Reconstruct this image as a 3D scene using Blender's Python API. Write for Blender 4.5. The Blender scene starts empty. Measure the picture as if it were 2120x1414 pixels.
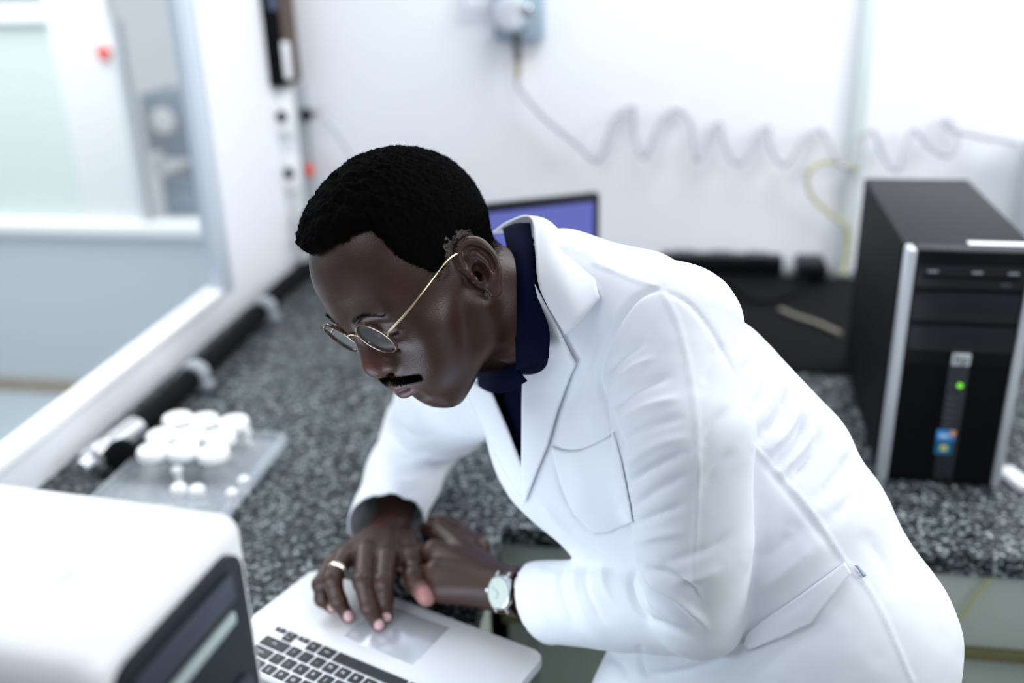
import bpy, bmesh, math, random
import numpy as np
from mathutils import Vector, Matrix
from mathutils.bvhtree import BVHTree

random.seed(7)
rng = np.random.default_rng(11)
PI = math.pi
SC = bpy.context.scene
COL = SC.collection

# ---------------------------------------------------------------- camera
# standing eye point over the lab bench; X along the back wall, Y into the room, Z up
PITCH, YAW, ROLL = math.radians(22.273), math.radians(9.704), math.radians(-1.6455)
EYE = np.array([0.0, 0.0, 1.71])
FW = np.array([-math.sin(YAW) * math.cos(PITCH), math.cos(YAW) * math.cos(PITCH), -math.sin(PITCH)])
_r0 = np.array([math.cos(YAW), math.sin(YAW), 0.0])
_u0 = np.cross(_r0, FW)
RT = _r0 * math.cos(ROLL) + _u0 * math.sin(ROLL)
UP = -_r0 * math.sin(ROLL) + _u0 * math.cos(ROLL)
cam_data = bpy.data.cameras.new('camera')
cam = bpy.data.objects.new('camera', cam_data)
COL.objects.link(cam)
M = Matrix(((RT[0], UP[0], -FW[0], EYE[0]), (RT[1], UP[1], -FW[1], EYE[1]), (RT[2], UP[2], -FW[2], EYE[2]), (0, 0, 0, 1)))
cam.matrix_world = M
cam_data.sensor_width = 36.0
cam_data.lens = 35.0
cam_data.clip_start = 0.05
cam_data.clip_end = 60
cam_data.dof.use_dof = True
cam_data.dof.focus_distance = 0.975
cam_data.dof.aperture_fstop = 1.8
SC.camera = cam

# ---------------------------------------------------------------- exposure, world, lights
SC.view_settings.view_transform = 'Standard'
SC.view_settings.look = 'None'
SC.view_settings.exposure = 0.0
SC.view_settings.gamma = 1.0
SC.view_settings.use_curve_mapping = False
w = bpy.data.worlds.new('world')
SC.world = w
w.use_nodes = True
w.node_tree.nodes['Background'].inputs['Color'].default_value = (0.80, 0.88, 1.0, 1)
w.node_tree.nodes['Background'].inputs['Strength'].default_value = 0.34

def area_light(name, loc, target, sx, sy, power, color=(1, 1, 1)):
    d = bpy.data.lights.new(name, 'AREA')
    d.shape = 'RECTANGLE'
    d.size, d.size_y, d.energy, d.color = sx, sy, power, color
    o = bpy.data.objects.new(name, d)
    COL.objects.link(o)
    o.location = loc
    o.rotation_euler = (Vector(target) - Vector(loc)).to_track_quat('-Z', 'Y').to_euler()
    return o

# two ceiling fittings, two unseen fill lamps added, daylight through the pass-through window, the next room's fittings
area_light('ceiling_light_back', (0.5, 1.75, 2.75), (0.25, 2.45, 1.2), 1.6, 0.6, 34, (0.95, 0.98, 1.0))
area_light('fill_light_right', (2.3, 1.2, 2.3), (-0.9, 2.2, 1.2), 1.0, 1.0, 34, (0.96, 0.98, 1.0))  # unseen lamp added to brighten the left wall and his back
area_light('ceiling_light_front', (-0.9, 0.1, 2.75), (-0.5, 0.7, 0.9), 1.0, 0.8, 7, (0.95, 0.98, 1.0))
area_light('fill_light_aisle', (1.5, -0.3, 2.6), (0.5, 1.1, 0.9), 1.0, 0.8, 11, (0.95, 0.98, 1.0))  # unseen lamp added as fill for the coat, behind the camera
area_light('window_light', (-2.1, 1.1, 2.2), (-0.3, 1.2, 1.0), 1.2, 1.4, 13, (0.86, 0.94, 1.0))
area_light('next_room_light', (-2.6, 2.6, 2.7), (-2.6, 2.8, 0), 2.2, 1.4, 75, (0.95, 1.0, 1.0))

# ---------------------------------------------------------------- placement helpers
def ray(px, py):
    return FW + RT * (px - 1060) / 2061.0 - UP * (py - 707) / 2061.0
def at(px, py, depth):
    return EYE + ray(px, py) * depth
def hit(px, py, axis, val):
    d = ray(px, py)
    return EYE + d * (val - EYE[axis]) / d[axis]
def hz(px, py, z):
    return hit(px, py, 2, z)
def project(P):
    P = np.asarray(P, dtype=float)
    d = P - EYE
    z = d @ FW
    return 1060 + 2061 * (d @ RT) / z, 707 - 2061 * (d @ UP) / z, z

# ---------------------------------------------------------------- materials
def mat(name, color, rough=0.5, metal=0.0, emit=None, estr=0.0, alpha=1.0, trans=0.0, ior=1.45,
        bump=None, var=None, sss=0.0, coat=0.0, sheen=0.0, vcol=None, spec=0.5):
    m = bpy.data.materials.new(name)
    m.use_nodes = True
    nt = m.node_tree
    b = nt.nodes['Principled BSDF']
    b.inputs['Base Color'].default_value = (*color, 1)
    b.inputs['Roughness'].default_value = rough
    b.inputs['Metallic'].default_value = metal
    b.inputs['IOR'].default_value = ior
    b.inputs['Specular IOR Level'].default_value = spec
    if emit:
        b.inputs['Emission Color'].default_value = (*emit, 1)
        b.inputs['Emission Strength'].default_value = estr
    if trans:
        b.inputs['Transmission Weight'].default_value = trans
    if alpha < 1:
        b.inputs['Alpha'].default_value = alpha
    if coat:
        b.inputs['Coat Weight'].default_value = coat
    if sheen:
        b.inputs['Sheen Weight'].default_value = sheen
    if sss:
        b.inputs['Subsurface Weight'].default_value = sss
        b.inputs['Subsurface Radius'].default_value = (0.008, 0.003, 0.0015)
        b.inputs['Subsurface Scale'].default_value = 1.0
    tc = nt.nodes.new('ShaderNodeTexCoord')
    src = None
    if vcol:
        a = nt.nodes.new('ShaderNodeAttribute')
        a.attribute_name = vcol
        src = a.outputs['Color']
        nt.links.new(src, b.inputs['Base Color'])
    if var:                                   # (scale, amount) soft colour variation
        n = nt.nodes.new('ShaderNodeTexNoise')
        n.inputs['Scale'].default_value = var[0]
        n.inputs['Detail'].default_value = 4
        nt.links.new(tc.outputs['Object'], n.inputs['Vector'])
        mr = nt.nodes.new('ShaderNodeMapRange')
        mr.inputs['To Min'].default_value = 1 - var[1]
        mr.inputs['To Max'].default_value = 1 + var[1]
        nt.links.new(n.outputs['Fac'], mr.inputs['Value'])
        mx = nt.nodes.new('ShaderNodeVectorMath')
        mx.operation = 'SCALE'
        if src is None:
            mx.inputs[0].default_value = color
        else:
            nt.links.new(src, mx.inputs[0])
        nt.links.new(mr.outputs['Result'], mx.inputs['Scale'])
        nt.links.new(mx.outputs['Vector'], b.inputs['Base Color'])
    if bump:                                  # (scale, strength, distance)
        n = nt.nodes.new('ShaderNodeTexNoise')
        n.inputs['Scale'].default_value = bump[0]
        n.inputs['Detail'].default_value = 3
        nt.links.new(tc.outputs['Object'], n.inputs['Vector'])
        bp = nt.nodes.new('ShaderNodeBump')
        bp.inputs['Strength'].default_value = bump[1]
        bp.inputs['Distance'].default_value = bump[2]
        nt.links.new(n.outputs['Fac'], bp.inputs['Height'])
        nt.links.new(bp.outputs['Normal'], b.inputs['Normal'])
    return m

def granite_mat():
    m = mat('speckled_granite', (0.1, 0.1, 0.1), 0.30, spec=0.12)
    nt = m.node_tree
    b = nt.nodes['Principled BSDF']
    tc = nt.nodes.new('ShaderNodeTexCoord')
    def ramp(src, stops):
        r = nt.nodes.new('ShaderNodeValToRGB')
        e = r.color_ramp.elements
        while len(e) < len(stops):
            e.new(0.5)
        for k, (p, c) in enumerate(stops):
            e[k].position = p
            e[k].color = (*c, 1)
        nt.links.new(src, r.inputs['Fac'])
        return r.outputs['Color']
    v = nt.nodes.new('ShaderNodeTexVoronoi')
    v.inputs['Scale'].default_value = 245
    nt.links.new(tc.outputs['Object'], v.inputs['Vector'])
    sep = nt.nodes.new('ShaderNodeSeparateColor')
    nt.links.new(v.outputs['Color'], sep.inputs['Color'])
    c1 = ramp(sep.outputs['Red'], [(0.0, (0.008, 0.009, 0.010)), (0.34, (0.018, 0.021, 0.022)), (0.60, (0.048, 0.055, 0.058)), (0.80, (0.115, 0.132, 0.137)), (0.94, (0.25, 0.275, 0.28))])
    n = nt.nodes.new('ShaderNodeTexNoise')
    n.inputs['Scale'].default_value = 95
    n.inputs['Detail'].default_value = 5
    nt.links.new(tc.outputs['Object'], n.inputs['Vector'])
    c2 = ramp(n.outputs['Fac'], [(0.38, (0.15, 0.16, 0.16)), (0.6, (1.9, 1.95, 1.95))])
    mx = nt.nodes.new('ShaderNodeMix')
    mx.data_type = 'RGBA'
    mx.blend_type = 'MULTIPLY'
    mx.inputs['Factor'].default_value = 0.8
    nt.links.new(c1, mx.inputs['A'])
    nt.links.new(c2, mx.inputs['B'])
    nt.links.new(mx.outputs['Result'], b.inputs['Base Color'])
    return m

MT = dict(
    wall=mat('painted_wall', (0.86, 0.875, 0.92), 0.6, bump=(60, 0.15, 0.002), var=(1.5, 0.02)),
    wall2=mat('white_partition', (0.86, 0.88, 0.9), 0.55),
    dado=mat('pale_grey_panel', (0.50, 0.56, 0.61), 0.5),
    floor=mat('grey_floor', (0.44, 0.48, 0.43), 0.35, var=(6, 0.15)),
    floor2=mat('bluish_floor', (0.36, 0.42, 0.46), 0.35, var=(6, 0.1)),
    brown=mat('brown_wood', (0.22, 0.16, 0.09), 0.5, var=(20, 0.2)),
    darkbrown=mat('dark_brown', (0.075, 0.048, 0.030), 0.5),
    olive=mat('olive_strip', (0.12, 0.12, 0.05), 0.5),
    granite=granite_mat(),
    cabinet=mat('grey_green_laminate', (0.40, 0.45, 0.40), 0.4, var=(5, 0.05)),
    alu=mat('brushed_aluminium', (0.78, 0.80, 0.83), 0.32, 1.0, bump=(300, 0.05, 0.0005)),
    frame=mat('window_frame_paint', (0.62, 0.68, 0.75), 0.35),
    sill=mat('white_sill', (0.92, 0.93, 0.94), 0.3),
    glass=mat('clear_glass', (0.95, 1.0, 0.99), 0.02, trans=1.0, ior=1.05, spec=0.25),
    greenglass=mat('greenish_glass', (0.74, 0.84, 0.80), 0.25, alpha=0.8),
    white=mat('white_plastic', (0.86, 0.87, 0.88), 0.35),
    offwhite=mat('off_white_plastic', (0.74, 0.77, 0.80), 0.4),
    black=mat('black_plastic', (0.003, 0.0035, 0.005), 0.35, spec=0.22),
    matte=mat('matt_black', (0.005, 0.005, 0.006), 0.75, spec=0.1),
    dark=mat('dark_grey', (0.06, 0.065, 0.075), 0.4),
    casegrey=mat('dark_grey_steel', (0.020, 0.020, 0.022), 0.55, spec=0.15, bump=(500, 0.1, 0.0003)),
    midgrey=mat('mid_grey', (0.30, 0.33, 0.36), 0.45),
    palegrey=mat('pale_grey', (0.52, 0.56, 0.60), 0.45),
    silver=mat('silver_plastic', (0.66, 0.70, 0.74), 0.3, 0.35),
    chrome=mat('chrome', (0.85, 0.86, 0.86), 0.12, 1.0),
    red=mat('red_plastic', (0.75, 0.06, 0.03), 0.4),
    bluegrey=mat('blue_grey_box', (0.32, 0.41, 0.50), 0.4),
    brass=mat('tarnished_brass', (0.45, 0.38, 0.16), 0.35, 0.8),
    tube=mat('clear_tubing', (0.42, 0.42, 0.47), 0.35, alpha=0.65),
    yellow=mat('yellow_tubing', (0.52, 0.46, 0.20), 0.35, alpha=0.8),
    conduit=mat('pale_green_conduit', (0.70, 0.77, 0.77), 0.4),
    screen=mat('monitor_screen', (0.02, 0.02, 0.05), 0.2, emit=(0.115, 0.135, 0.46), estr=1.0),
    laptopscreen=mat('laptop_screen', (0.05, 0.05, 0.06), 0.2, emit=(0.75, 0.85, 1.0), estr=5.5),
    lapalu=mat('laptop_aluminium', (0.86, 0.87, 0.89), 0.42, 0.3),
    trackpad=mat('trackpad_glass', (0.60, 0.62, 0.66), 0.18, 0.4),
    key=mat('black_key', (0.014, 0.016, 0.018), 0.28),
    legend=mat('key_legend', (0.80, 0.85, 0.85), 0.4),
    acrylic=mat('clear_acrylic', (0.80, 0.86, 0.92), 0.06, alpha=0.28, spec=0.9),
    vial=mat('vial_glass', (0.85, 0.9, 0.92), 0.04, alpha=0.22, spec=1.0),
    cap=mat('white_cap', (0.97, 0.97, 0.97), 0.25),
    led=mat('green_led', (0.1, 0.5, 0.02), 0.3, emit=(0.22, 0.8, 0.03), estr=0.8),
    sticker=mat('blue_sticker', (0.06, 0.30, 0.75), 0.3),
    sticker2=mat('teal_sticker', (0.01, 0.17, 0.33), 0.3),
    orange=mat('orange_print', (0.85, 0.40, 0.12), 0.3),
    yellowprint=mat('yellow_print', (0.75, 0.75, 0.25), 0.3),
    panelgloss=mat('dark_glossy_panel', (0.010, 0.012, 0.018), 0.25, spec=0.25),
    paneldark=mat('dark_tray', (0.045, 0.052, 0.075), 0.4, spec=0.3),
    greytext=mat('grey_print', (0.42, 0.50, 0.50), 0.4),
)

# ---------------------------------------------------------------- object helpers
def tag(o, label=None, cat=None, group=None, kind=None):
    if label: o['label'] = label
    if cat: o['category'] = cat
    if group: o['group'] = group
    if kind: o['kind'] = kind
    return o
def empty(name, loc, label=None, cat=None, group=None, rz=0.0):
    o = bpy.data.objects.new(name, None)
    COL.objects.link(o)
    o.location = Vector(loc)
    o.rotation_euler = (0, 0, rz)
    o.empty_display_size = 0.05
    return tag(o, label, cat, group)
def obj(name, bm, m, parent=None, smooth=False, sharp=35):
    me = bpy.data.meshes.new(name)
    bmesh.ops.recalc_face_normals(bm, faces=bm.faces[:])
    bm.to_mesh(me)
    bm.free()
    ms = m if isinstance(m, (list, tuple)) else [m]
    for k in ms: me.materials.append(k)
    if smooth:
        me.shade_smooth()
        me.set_sharp_from_angle(angle=math.radians(sharp))
    o = bpy.data.objects.new(name, me)
    COL.objects.link(o)
    if parent is not None: o.parent = parent
    return o
def npobj(name, verts, faces, m, parent=None, smooth=True):
    me = bpy.data.meshes.new(name)
    verts = np.asarray(verts, dtype=np.float32)
    faces = np.asarray(faces, dtype=np.int32)
    n, k = faces.shape
    me.vertices.add(len(verts)); me.vertices.foreach_set('co', verts.ravel())
    me.loops.add(n * k); me.loops.foreach_set('vertex_index', faces.ravel())
    me.polygons.add(n)
    me.polygons.foreach_set('loop_start', np.arange(n, dtype=np.int32) * k)
    me.polygons.foreach_set('loop_total', np.full(n, k, dtype=np.int32))
    me.update(calc_edges=True)
    me.validate()
    ms = m if isinstance(m, (list, tuple)) else [m]
    for q in ms: me.materials.append(q)
    if smooth: me.shade_smooth()
    o = bpy.data.objects.new(name, me)
    COL.objects.link(o)
    if parent is not None: o.parent = parent
    return o
def vcolor(o, cols, name='skin'):
    a = o.data.color_attributes.new(name, 'FLOAT_COLOR', 'POINT')
    c = np.ones((len(o.data.vertices), 4), dtype=np.float32)
    c[:, :3] = cols
    a.data.foreach_set('color', c.ravel())
def nb(): return bmesh.new()
def frame_of(d, hint=(0, 0, 1)):
    d = Vector(d).normalized()
    h = Vector(hint)
    if abs(d.dot(h)) > 0.97: h = Vector((1, 0, 0))
    a = h.cross(d).normalized()
    return a, d.cross(a), d
def box(bm, c, s, rz=0.0, bevel=0.0, seg=2, mi=0):
    r = bmesh.ops.create_cube(bm, size=1.0)
    vs = r['verts']
    T = Matrix.Translation(Vector(c)) @ Matrix.Rotation(rz, 4, 'Z') @ Matrix.Diagonal((s[0], s[1], s[2], 1))
    bmesh.ops.transform(bm, matrix=T, verts=vs)
    fs = {f for v in vs for f in v.link_faces}
    if mi:
        for f in fs: f.material_index = mi
    if bevel:
        es = list({e for v in vs for e in v.link_edges})
        r2 = bmesh.ops.bevel(bm, geom=es, offset=bevel, segments=seg, profile=0.5, affect='EDGES')
        if mi:
            for f in r2['faces']: f.material_index = mi
    return bm
def boxobj(name, c, s, m, parent=None, rz=0.0, bevel=0.0, seg=2):
    return obj(name, box(nb(), c, s, rz, bevel, seg), m, parent, smooth=bevel > 0)
def tube(bm, pts, r, seg=10, caps=True):
    pts = [Vector(p) for p in pts]
    rs = r if hasattr(r, '__len__') else [r] * len(pts)
    rings = []
    prev = None
    for i, p in enumerate(pts):
        d = (pts[min(i + 1, len(pts) - 1)] - pts[max(i - 1, 0)]).normalized()
        if prev is None:
            a, b, _ = frame_of(d)
        else:
            a = (prev - d * prev.dot(d)).normalized()
            b = d.cross(a)
        prev = a
        rings.append([bm.verts.new(p + (a * math.cos(t) + b * math.sin(t)) * rs[i]) for t in [2 * PI * k / seg for k in range(seg)]])
    for i in range(len(rings) - 1):
        for k in range(seg):
            bm.faces.new((rings[i][k], rings[i][(k + 1) % seg], rings[i + 1][(k + 1) % seg], rings[i + 1][k]))
    if caps:
        bm.faces.new(rings[0][::-1]); bm.faces.new(rings[-1])
    return bm
def lathe(bm, base, axis, prof, seg=28, hint=(0, 0, 1)):
    a, b, d = frame_of(axis, hint)
    base = Vector(base)
    rings = []
    for (rr, h) in prof:
        rings.append([bm.verts.new(base + d * h + (a * math.cos(t) + b * math.sin(t)) * max(rr, 1e-5)) for t in [2 * PI * k / seg for k in range(seg)]])
    for i in range(len(rings) - 1):
        for k in range(seg):
            bm.faces.new((rings[i][k], rings[i][(k + 1) % seg], rings[i + 1][(k + 1) % seg], rings[i + 1][k]))
    bm.faces.new(rings[0][::-1]); bm.faces.new(rings[-1])
    return bm
def prism(bm, pts, vec):
    vec = Vector(vec)
    a = [bm.verts.new(Vector(p)) for p in pts]
    b = [bm.verts.new(Vector(p) + vec) for p in pts]
    bm.faces.new(a[::-1]); bm.faces.new(b)
    n = len(a)
    for i in range(n):
        bm.faces.new((a[i], a[(i + 1) % n], b[(i + 1) % n], b[i]))
    return bm
def spline(pts, n=12):
    P = [np.array(p, dtype=float) for p in pts]
    P = [2 * P[0] - P[1]] + P + [2 * P[-1] - P[-2]]
    out = []
    for i in range(1, len(P) - 2):
        for k in range(n):
            t = k / n
            out.append(0.5 * ((2 * P[i]) + (-P[i - 1] + P[i + 1]) * t + (2 * P[i - 1] - 5 * P[i] + 4 * P[i + 1] - P[i + 2]) * t * t + (-P[i - 1] + 3 * P[i] - 3 * P[i + 1] + P[i + 2]) * t ** 3))
    out.append(P[-2])
    return out
def text_bm(bm, s, size, T, depth=0.0004, mi=1):
    cu = bpy.data.curves.new('t', 'FONT')
    cu.body = s; cu.size = size; cu.extrude = depth; cu.align_x = 'CENTER'; cu.align_y = 'CENTER'; cu.resolution_u = 2
    o = bpy.data.objects.new('t', cu)
    COL.objects.link(o)
    dg = bpy.context.evaluated_depsgraph_get()
    me = bpy.data.meshes.new_from_object(o.evaluated_get(dg))
    me.transform(T)
    for p in me.polygons: p.material_index = mi
    bm.from_mesh(me)
    bpy.data.objects.remove(o); bpy.data.meshes.remove(me); bpy.data.curves.remove(cu)
    return bm
# ================================================================ the room
CT = 0.90                                     # bench top height
def struct(name, c, s, m, rz=0.0, bevel=0.0):
    o = boxobj(name, c, s, m, None, rz, bevel)
    return tag(o, kind='structure')
def span(name, x0, x1, y0, y1, z0, z1, m, bevel=0.0):
    return struct(name, ((x0 + x1) / 2, (y0 + y1) / 2, (z0 + z1) / 2), (x1 - x0, y1 - y0, z1 - z0), m, 0, bevel)
span('floor', -1.06, 2.6, -0.6, 2.49, -0.05, 0.0, MT['floor'])
span('wall_back', -1.0, 2.6, 2.49, 2.61, 0.0, 3.0, MT['wall'])
span('wall_left', -1.035, -1.0, -0.6, 2.05, 0.0, 0.965, MT['wall'])
span('wall_left_end', -1.030, -1.0, 2.05, 2.61, 0.0, 3.0, MT['wall'])
# pass-through window in the left wall
bm = nb()
box(bm, (-1.0165, 2.022, 1.98), (0.034, 0.055, 2.04), bevel=0.004)
box(bm, (-1.012, 1.990, 1.98), (0.012, 0.014, 2.0), bevel=0.003)
box(bm, (-1.0165, 0.7, 2.97), (0.034, 2.64, 0.06))
window_frame = tag(obj('window_1', bm, MT['frame'], None, True), kind='structure')
gp = boxobj('window_pane', (-1.020, 0.68, 1.97), (0.005, 2.58, 1.94), mat('window_glass', (0.92, 0.97, 1.0), 0.03, alpha=0.06), window_frame)
bm = nb()
box(bm, (-1.0155, 0.68, 0.975), (0.040, 2.62, 0.02), bevel=0.004)
box(bm, (-1.026, 0.68, 0.989), (0.010, 2.60, 0.010), bevel=0.002)
obj('window_sill', bm, MT['sill'], window_frame, True)

# the next room seen through the window
span('floor_next_room', -5.2, -1.06, -0.6, 6.0, -0.05, 0.0, MT['floor2'])
span('wall_next_room', -5.2, -1.065, 5.2, 5.3, 0.0, 3.2, MT['wall2'])
rl = hit(0, 462, 1, 3.4)[2]
span('wall_partition', -3.6, -1.35, 3.4, 3.46, 0.0, rl - 0.03, MT['dado'])
span('trim_1', -3.6, -1.35, 3.37, 3.49, rl - 0.035, rl + 0.015, MT['sill'], 0.006)
span('baseboard_partition', -3.6, -1.35, 3.38, 3.40, 0.0, 0.05, MT['brown'])
# glazed upper part of the partition: white posts and a greenish pane
def px_x(px, py, Y): return hit(px, py, 1, Y)[0]
zt = rl + 0.015
x0, x1, x2, x3 = px_x(183, 440, 3.43), px_x(300, 440, 3.43), px_x(303, 440, 3.43), px_x(314, 440, 3.43)
wp = tag(obj('window_2', box(nb(), ((x0 + x1) / 2, 3.43, (zt + 2.6) / 2), (x1 - x0, 0.06, 2.6 - zt), bevel=0.004), MT['sill'], None, True), kind='structure')
zg = hit(60, 45, 1, 3.43)[2]
boxobj('green_pane', ((x0 - 1.4) / 2 - 0.75 + 0.37, 3.43, (zt + zg) / 2), (abs(-3.45 - x0), 0.012, zg - zt), MT['greenglass'], wp)
wp.children[0].location.x = ((-3.45 + x0) / 2) - wp.children[0].data.vertices[0].co.x - (abs(-3.45 - x0)) / 2 * (1 if wp.children[0].data.vertices[0].co.x < ((x0 - 1.4) / 2 - 0.38) else -1)
boxobj('top_rail', ((-3.45 + x0) / 2, 3.43, zg + 0.03), (abs(-3.45 - x0), 0.06, 0.06), MT['sill'], wp)
boxobj('door_stop', ((x2 + x3) / 2, 3.42, (zt + hit(255, 40, 1, 3.42)[2]) / 2), (x3 - x2, 0.05, hit(255, 40, 1, 3.42)[2] - zt), MT['palegrey'], wp)
# equipment beyond the partition
P = hit(205, 112, 1, 3.36)
ex = empty('fire_alarm_button', P, 'small round red alarm button on the white post beyond the window', 'alarm button')
bm = lathe(nb(), (0, 0.035, 0), (0, -1, 0), [(0.028, 0), (0.03, 0.006), (0.022, 0.012)], 20); obj('button', bm, MT['red'], ex)
boxobj('back_plate', (0, 0.0375, 0), (0.07, 0.006, 0.09), MT['sill'], ex)
EQ = empty('lab_instrument', (0, 0, 0), 'grey lab instrument with a round white dial behind the next room glass', 'lab instrument')
Ye = 3.75
a, b = hit(285, 195, 1, Ye), hit(432, 330, 1, Ye)
EQ.location = (a[0], Ye, b[2]); eo = Vector(EQ.location)
bm = box(nb(), Vector(((a[0] + b[0]) / 2, Ye + 0.12, (a[2] + b[2]) / 2)) - eo, (b[0] - a[0], 0.24, a[2] - b[2]), bevel=0.01)
obj('housing', bm, mat('instrument_grey', (0.20, 0.25, 0.31), 0.45), EQ, True)
d = Vector(hit(340, 250, 1, Ye)) - eo
obj('dial', lathe(nb(), d, (0, -1, 0), [(0.05, -0.01), (0.05, 0.012), (0.042, 0.02), (0.0, 0.02)], 28), MT['white'], EQ, True)
obj('dial_ring', lathe(nb(), d, (0, -1, 0), [(0.062, -0.01), (0.062, 0.008), (0.052, 0.01)], 28), MT['midgrey'], EQ, True)
c = Vector(hit(325, 325, 1, Ye - 0.02)) - eo
obj('handle', box(nb(), c + Vector((0, 0, -0.02)), (0.06, 0.04, 0.09), bevel=0.02), MT['white'], EQ, True)
c0, c1 = hit(332, 365, 1, Ye), hit(432, 470, 1, Ye)
ST = empty('instrument_cabinet', (c0[0], Ye, 0), 'grey blue cabinet standing under the lab instrument in the next room', 'cabinet')
so = Vector(ST.location)
boxobj('body', Vector(((c0[0] + c1[0]) / 2, Ye + 0.15, c0[2] / 2)) - so, (c1[0] - c0[0], 0.3, c0[2]), mat('cabinet_blue_grey', (0.24, 0.31, 0.38), 0.45), ST, bevel=0.006)
boxobj('door', Vector(((c0[0] + c1[0]) / 2 + 0.01, Ye - 0.008, c0[2] / 2 - 0.02)) - so, (c1[0] - c0[0] - 0.04, 0.014, c0[2] - 0.1), MT['bluegrey'], ST, bevel=0.003)

# ================================================================ benches
bm = nb()
L = [(-1.0, -0.1), (-0.230, -0.1), (-0.232, 1.235), (1.9, 1.235), (1.9, 2.49), (-1.0, 2.49)]
prism(bm, [(x, y, CT - 0.03) for x, y in L], (0, 0, 0.03))
worktop = tag(obj('granite_worktop', bm, MT['granite']), 'L-shaped speckled dark grey granite worktop along both walls', 'worktop')
cab = empty('bench_cabinet', (-0.62, 0.5, 0), 'grey green base cabinet under the granite along the left wall', 'cabinet')
co = Vector(cab.location)
boxobj('body', Vector((-0.625, 0.595, 0.434)) - co, (0.72, 1.37, 0.866), MT['cabinet'], cab, bevel=0.002)
for k in range(3):
    boxobj('door', Vector((-0.253, 0.13 + k * 0.42, 0.46)) - co, (0.018, 0.405, 0.76), MT['cabinet'], cab, bevel=0.003)
cab = empty('bench_cabinet', (0.85, 1.9, 0), 'grey green base cabinet under the granite along the back wall', 'cabinet')
co = Vector(cab.location)
boxobj('apron', Vector((0.83, 1.262, 0.805)) - co, (2.14, 0.03, 0.128), MT['cabinet'], cab, bevel=0.002)
boxobj('edge_strip', Vector((0.83, 1.258, 0.731)) - co, (2.14, 0.036, 0.018), MT['olive'], cab, bevel=0.002)
boxobj('body', Vector((0.83, 1.86, 0.42)) - co, (2.14, 1.14, 0.836), MT['cabinet'], cab, bevel=0.002)
for k in range(5):
    boxobj('door', Vector((0.01 + k * 0.42, 1.284, 0.40)) - co, (0.405, 0.014, 0.62), MT['cabinet'], cab, bevel=0.003)
yt = spline([hit(2062, 1180, 1, 1.24), hit(2020, 1235, 1, 1.235), hit(1985, 1285, 1, 1.235), hit(1960, 1330, 1, 1.235)], 8)
tag(obj('hanging_yellow_tube', tube(nb(), yt, 0.0022, 8), MT['yellow'], None, True), 'thin yellow tube hanging down the cabinet front below the granite', 'tube')

# ================================================================ back wall fittings
cd = tag(obj('wall_conduit', box(nb(), (0.424, 2.478, 1.9), (0.034, 0.024, 2.2), bevel=0.004), MT['conduit'], None, True), 'pale green vertical conduit strip on the back wall behind the coiled tube', 'conduit')

# vertical power column in the corner
PC = empty('power_column', (-0.99, 2.42, 0.95), 'white vertical power column with sockets in the corner left of the man', 'power column')
po = Vector(PC.location)
boxobj('channel', Vector((-0.975, 2.452, 1.14)) - po, (0.05, 0.072, 0.46), MT['offwhite'], PC, bevel=0.004)
boxobj('grey_side', Vector((-0.946, 2.452, 1.14)) - po, (0.006, 0.066, 0.46), MT['midgrey'], PC)
for (px, py) in ((585, 241), (600, 358)):
    p = Vector(hit(px, py, 1, 2.414)) - po
    sk = boxobj('socket_plate', p + Vector((0.003, -0.001, 0)), (0.046, 0.012, 0.092), MT['white'], PC, bevel=0.004)
    obj('socket_hole', lathe(nb(), p + Vector((0, -0.004, 0)), (0, -1, 0), [(0.0145, -0.002), (0.0145, 0.004), (0.012, 0.0045)], 20), MT['matte'], sk)
p = Vector(hit(640, 352, 0, -0.940)) - po
boxobj('red_socket', p, (0.014, 0.036, 0.030), MT['red'], PC, bevel=0.003)
for py in (455, 502):
    p = Vector(hit(632, py, 0, -0.940)) - po
    boxobj('brown_clip', p, (0.01, 0.03, 0.03), MT['brown'], PC, bevel=0.002)
BX = empty('distribution_box', (-0.985, 2.43, 1.4), 'tall narrow black and brown box with a white label above the sockets', 'distribution box')
bo = Vector(BX.location)
zb = hit(595, 176, 1, 2.42)[2]
boxobj('case', Vector((-0.983, 2.44, (zb + 2.1) / 2)) - bo, (0.055, 0.09, 2.1 - zb), MT['matte'], BX, bevel=0.004)
boxobj('brown_side', Vector((-0.953, 2.44, (zb + 2.1) / 2)) - bo, (0.006, 0.086, 2.1 - zb - 0.004), MT['darkbrown'], BX)
boxobj('blue_grey_strip', Vector((-0.967, 2.392, (zb + 2.1) / 2 + 0.08)) - bo, (0.022, 0.004, 2.1 - zb - 0.2), mat('slate_panel', (0.07, 0.09, 0.14), 0.4), BX)
p = Vector(hit(594, 125, 1, 2.388)) - bo
boxobj('label', p, (0.02, 0.004, 0.088), MT['white'], BX, bevel=0.0015)
pl = empty('black_plug', hit(630, 238, 0, -0.938), 'black plug with grey cable in the side of the power column', 'plug')
lo = Vector(pl.location)
obj('plug_body', lathe(nb(), (-0.004, 0, 0), (1, 0, 0), [(0.017, 0), (0.018, 0.012), (0.010, 0.022), (0.007, 0.040), (0.004, 0.046)], 18), MT['black'], pl, True)
cp = [Vector(q) - lo for q in spline([hit(648, 239, 1, 2.42), hit(672, 247, 1, 2.42), hit(705, 290, 1, 2.44), hit(735, 335, 1, 2.46), hit(770, 400, 1, 2.47)], 8)]
obj('cable', tube(nb(), cp, 0.0042, 8), MT['palegrey'], pl, True)

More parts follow.
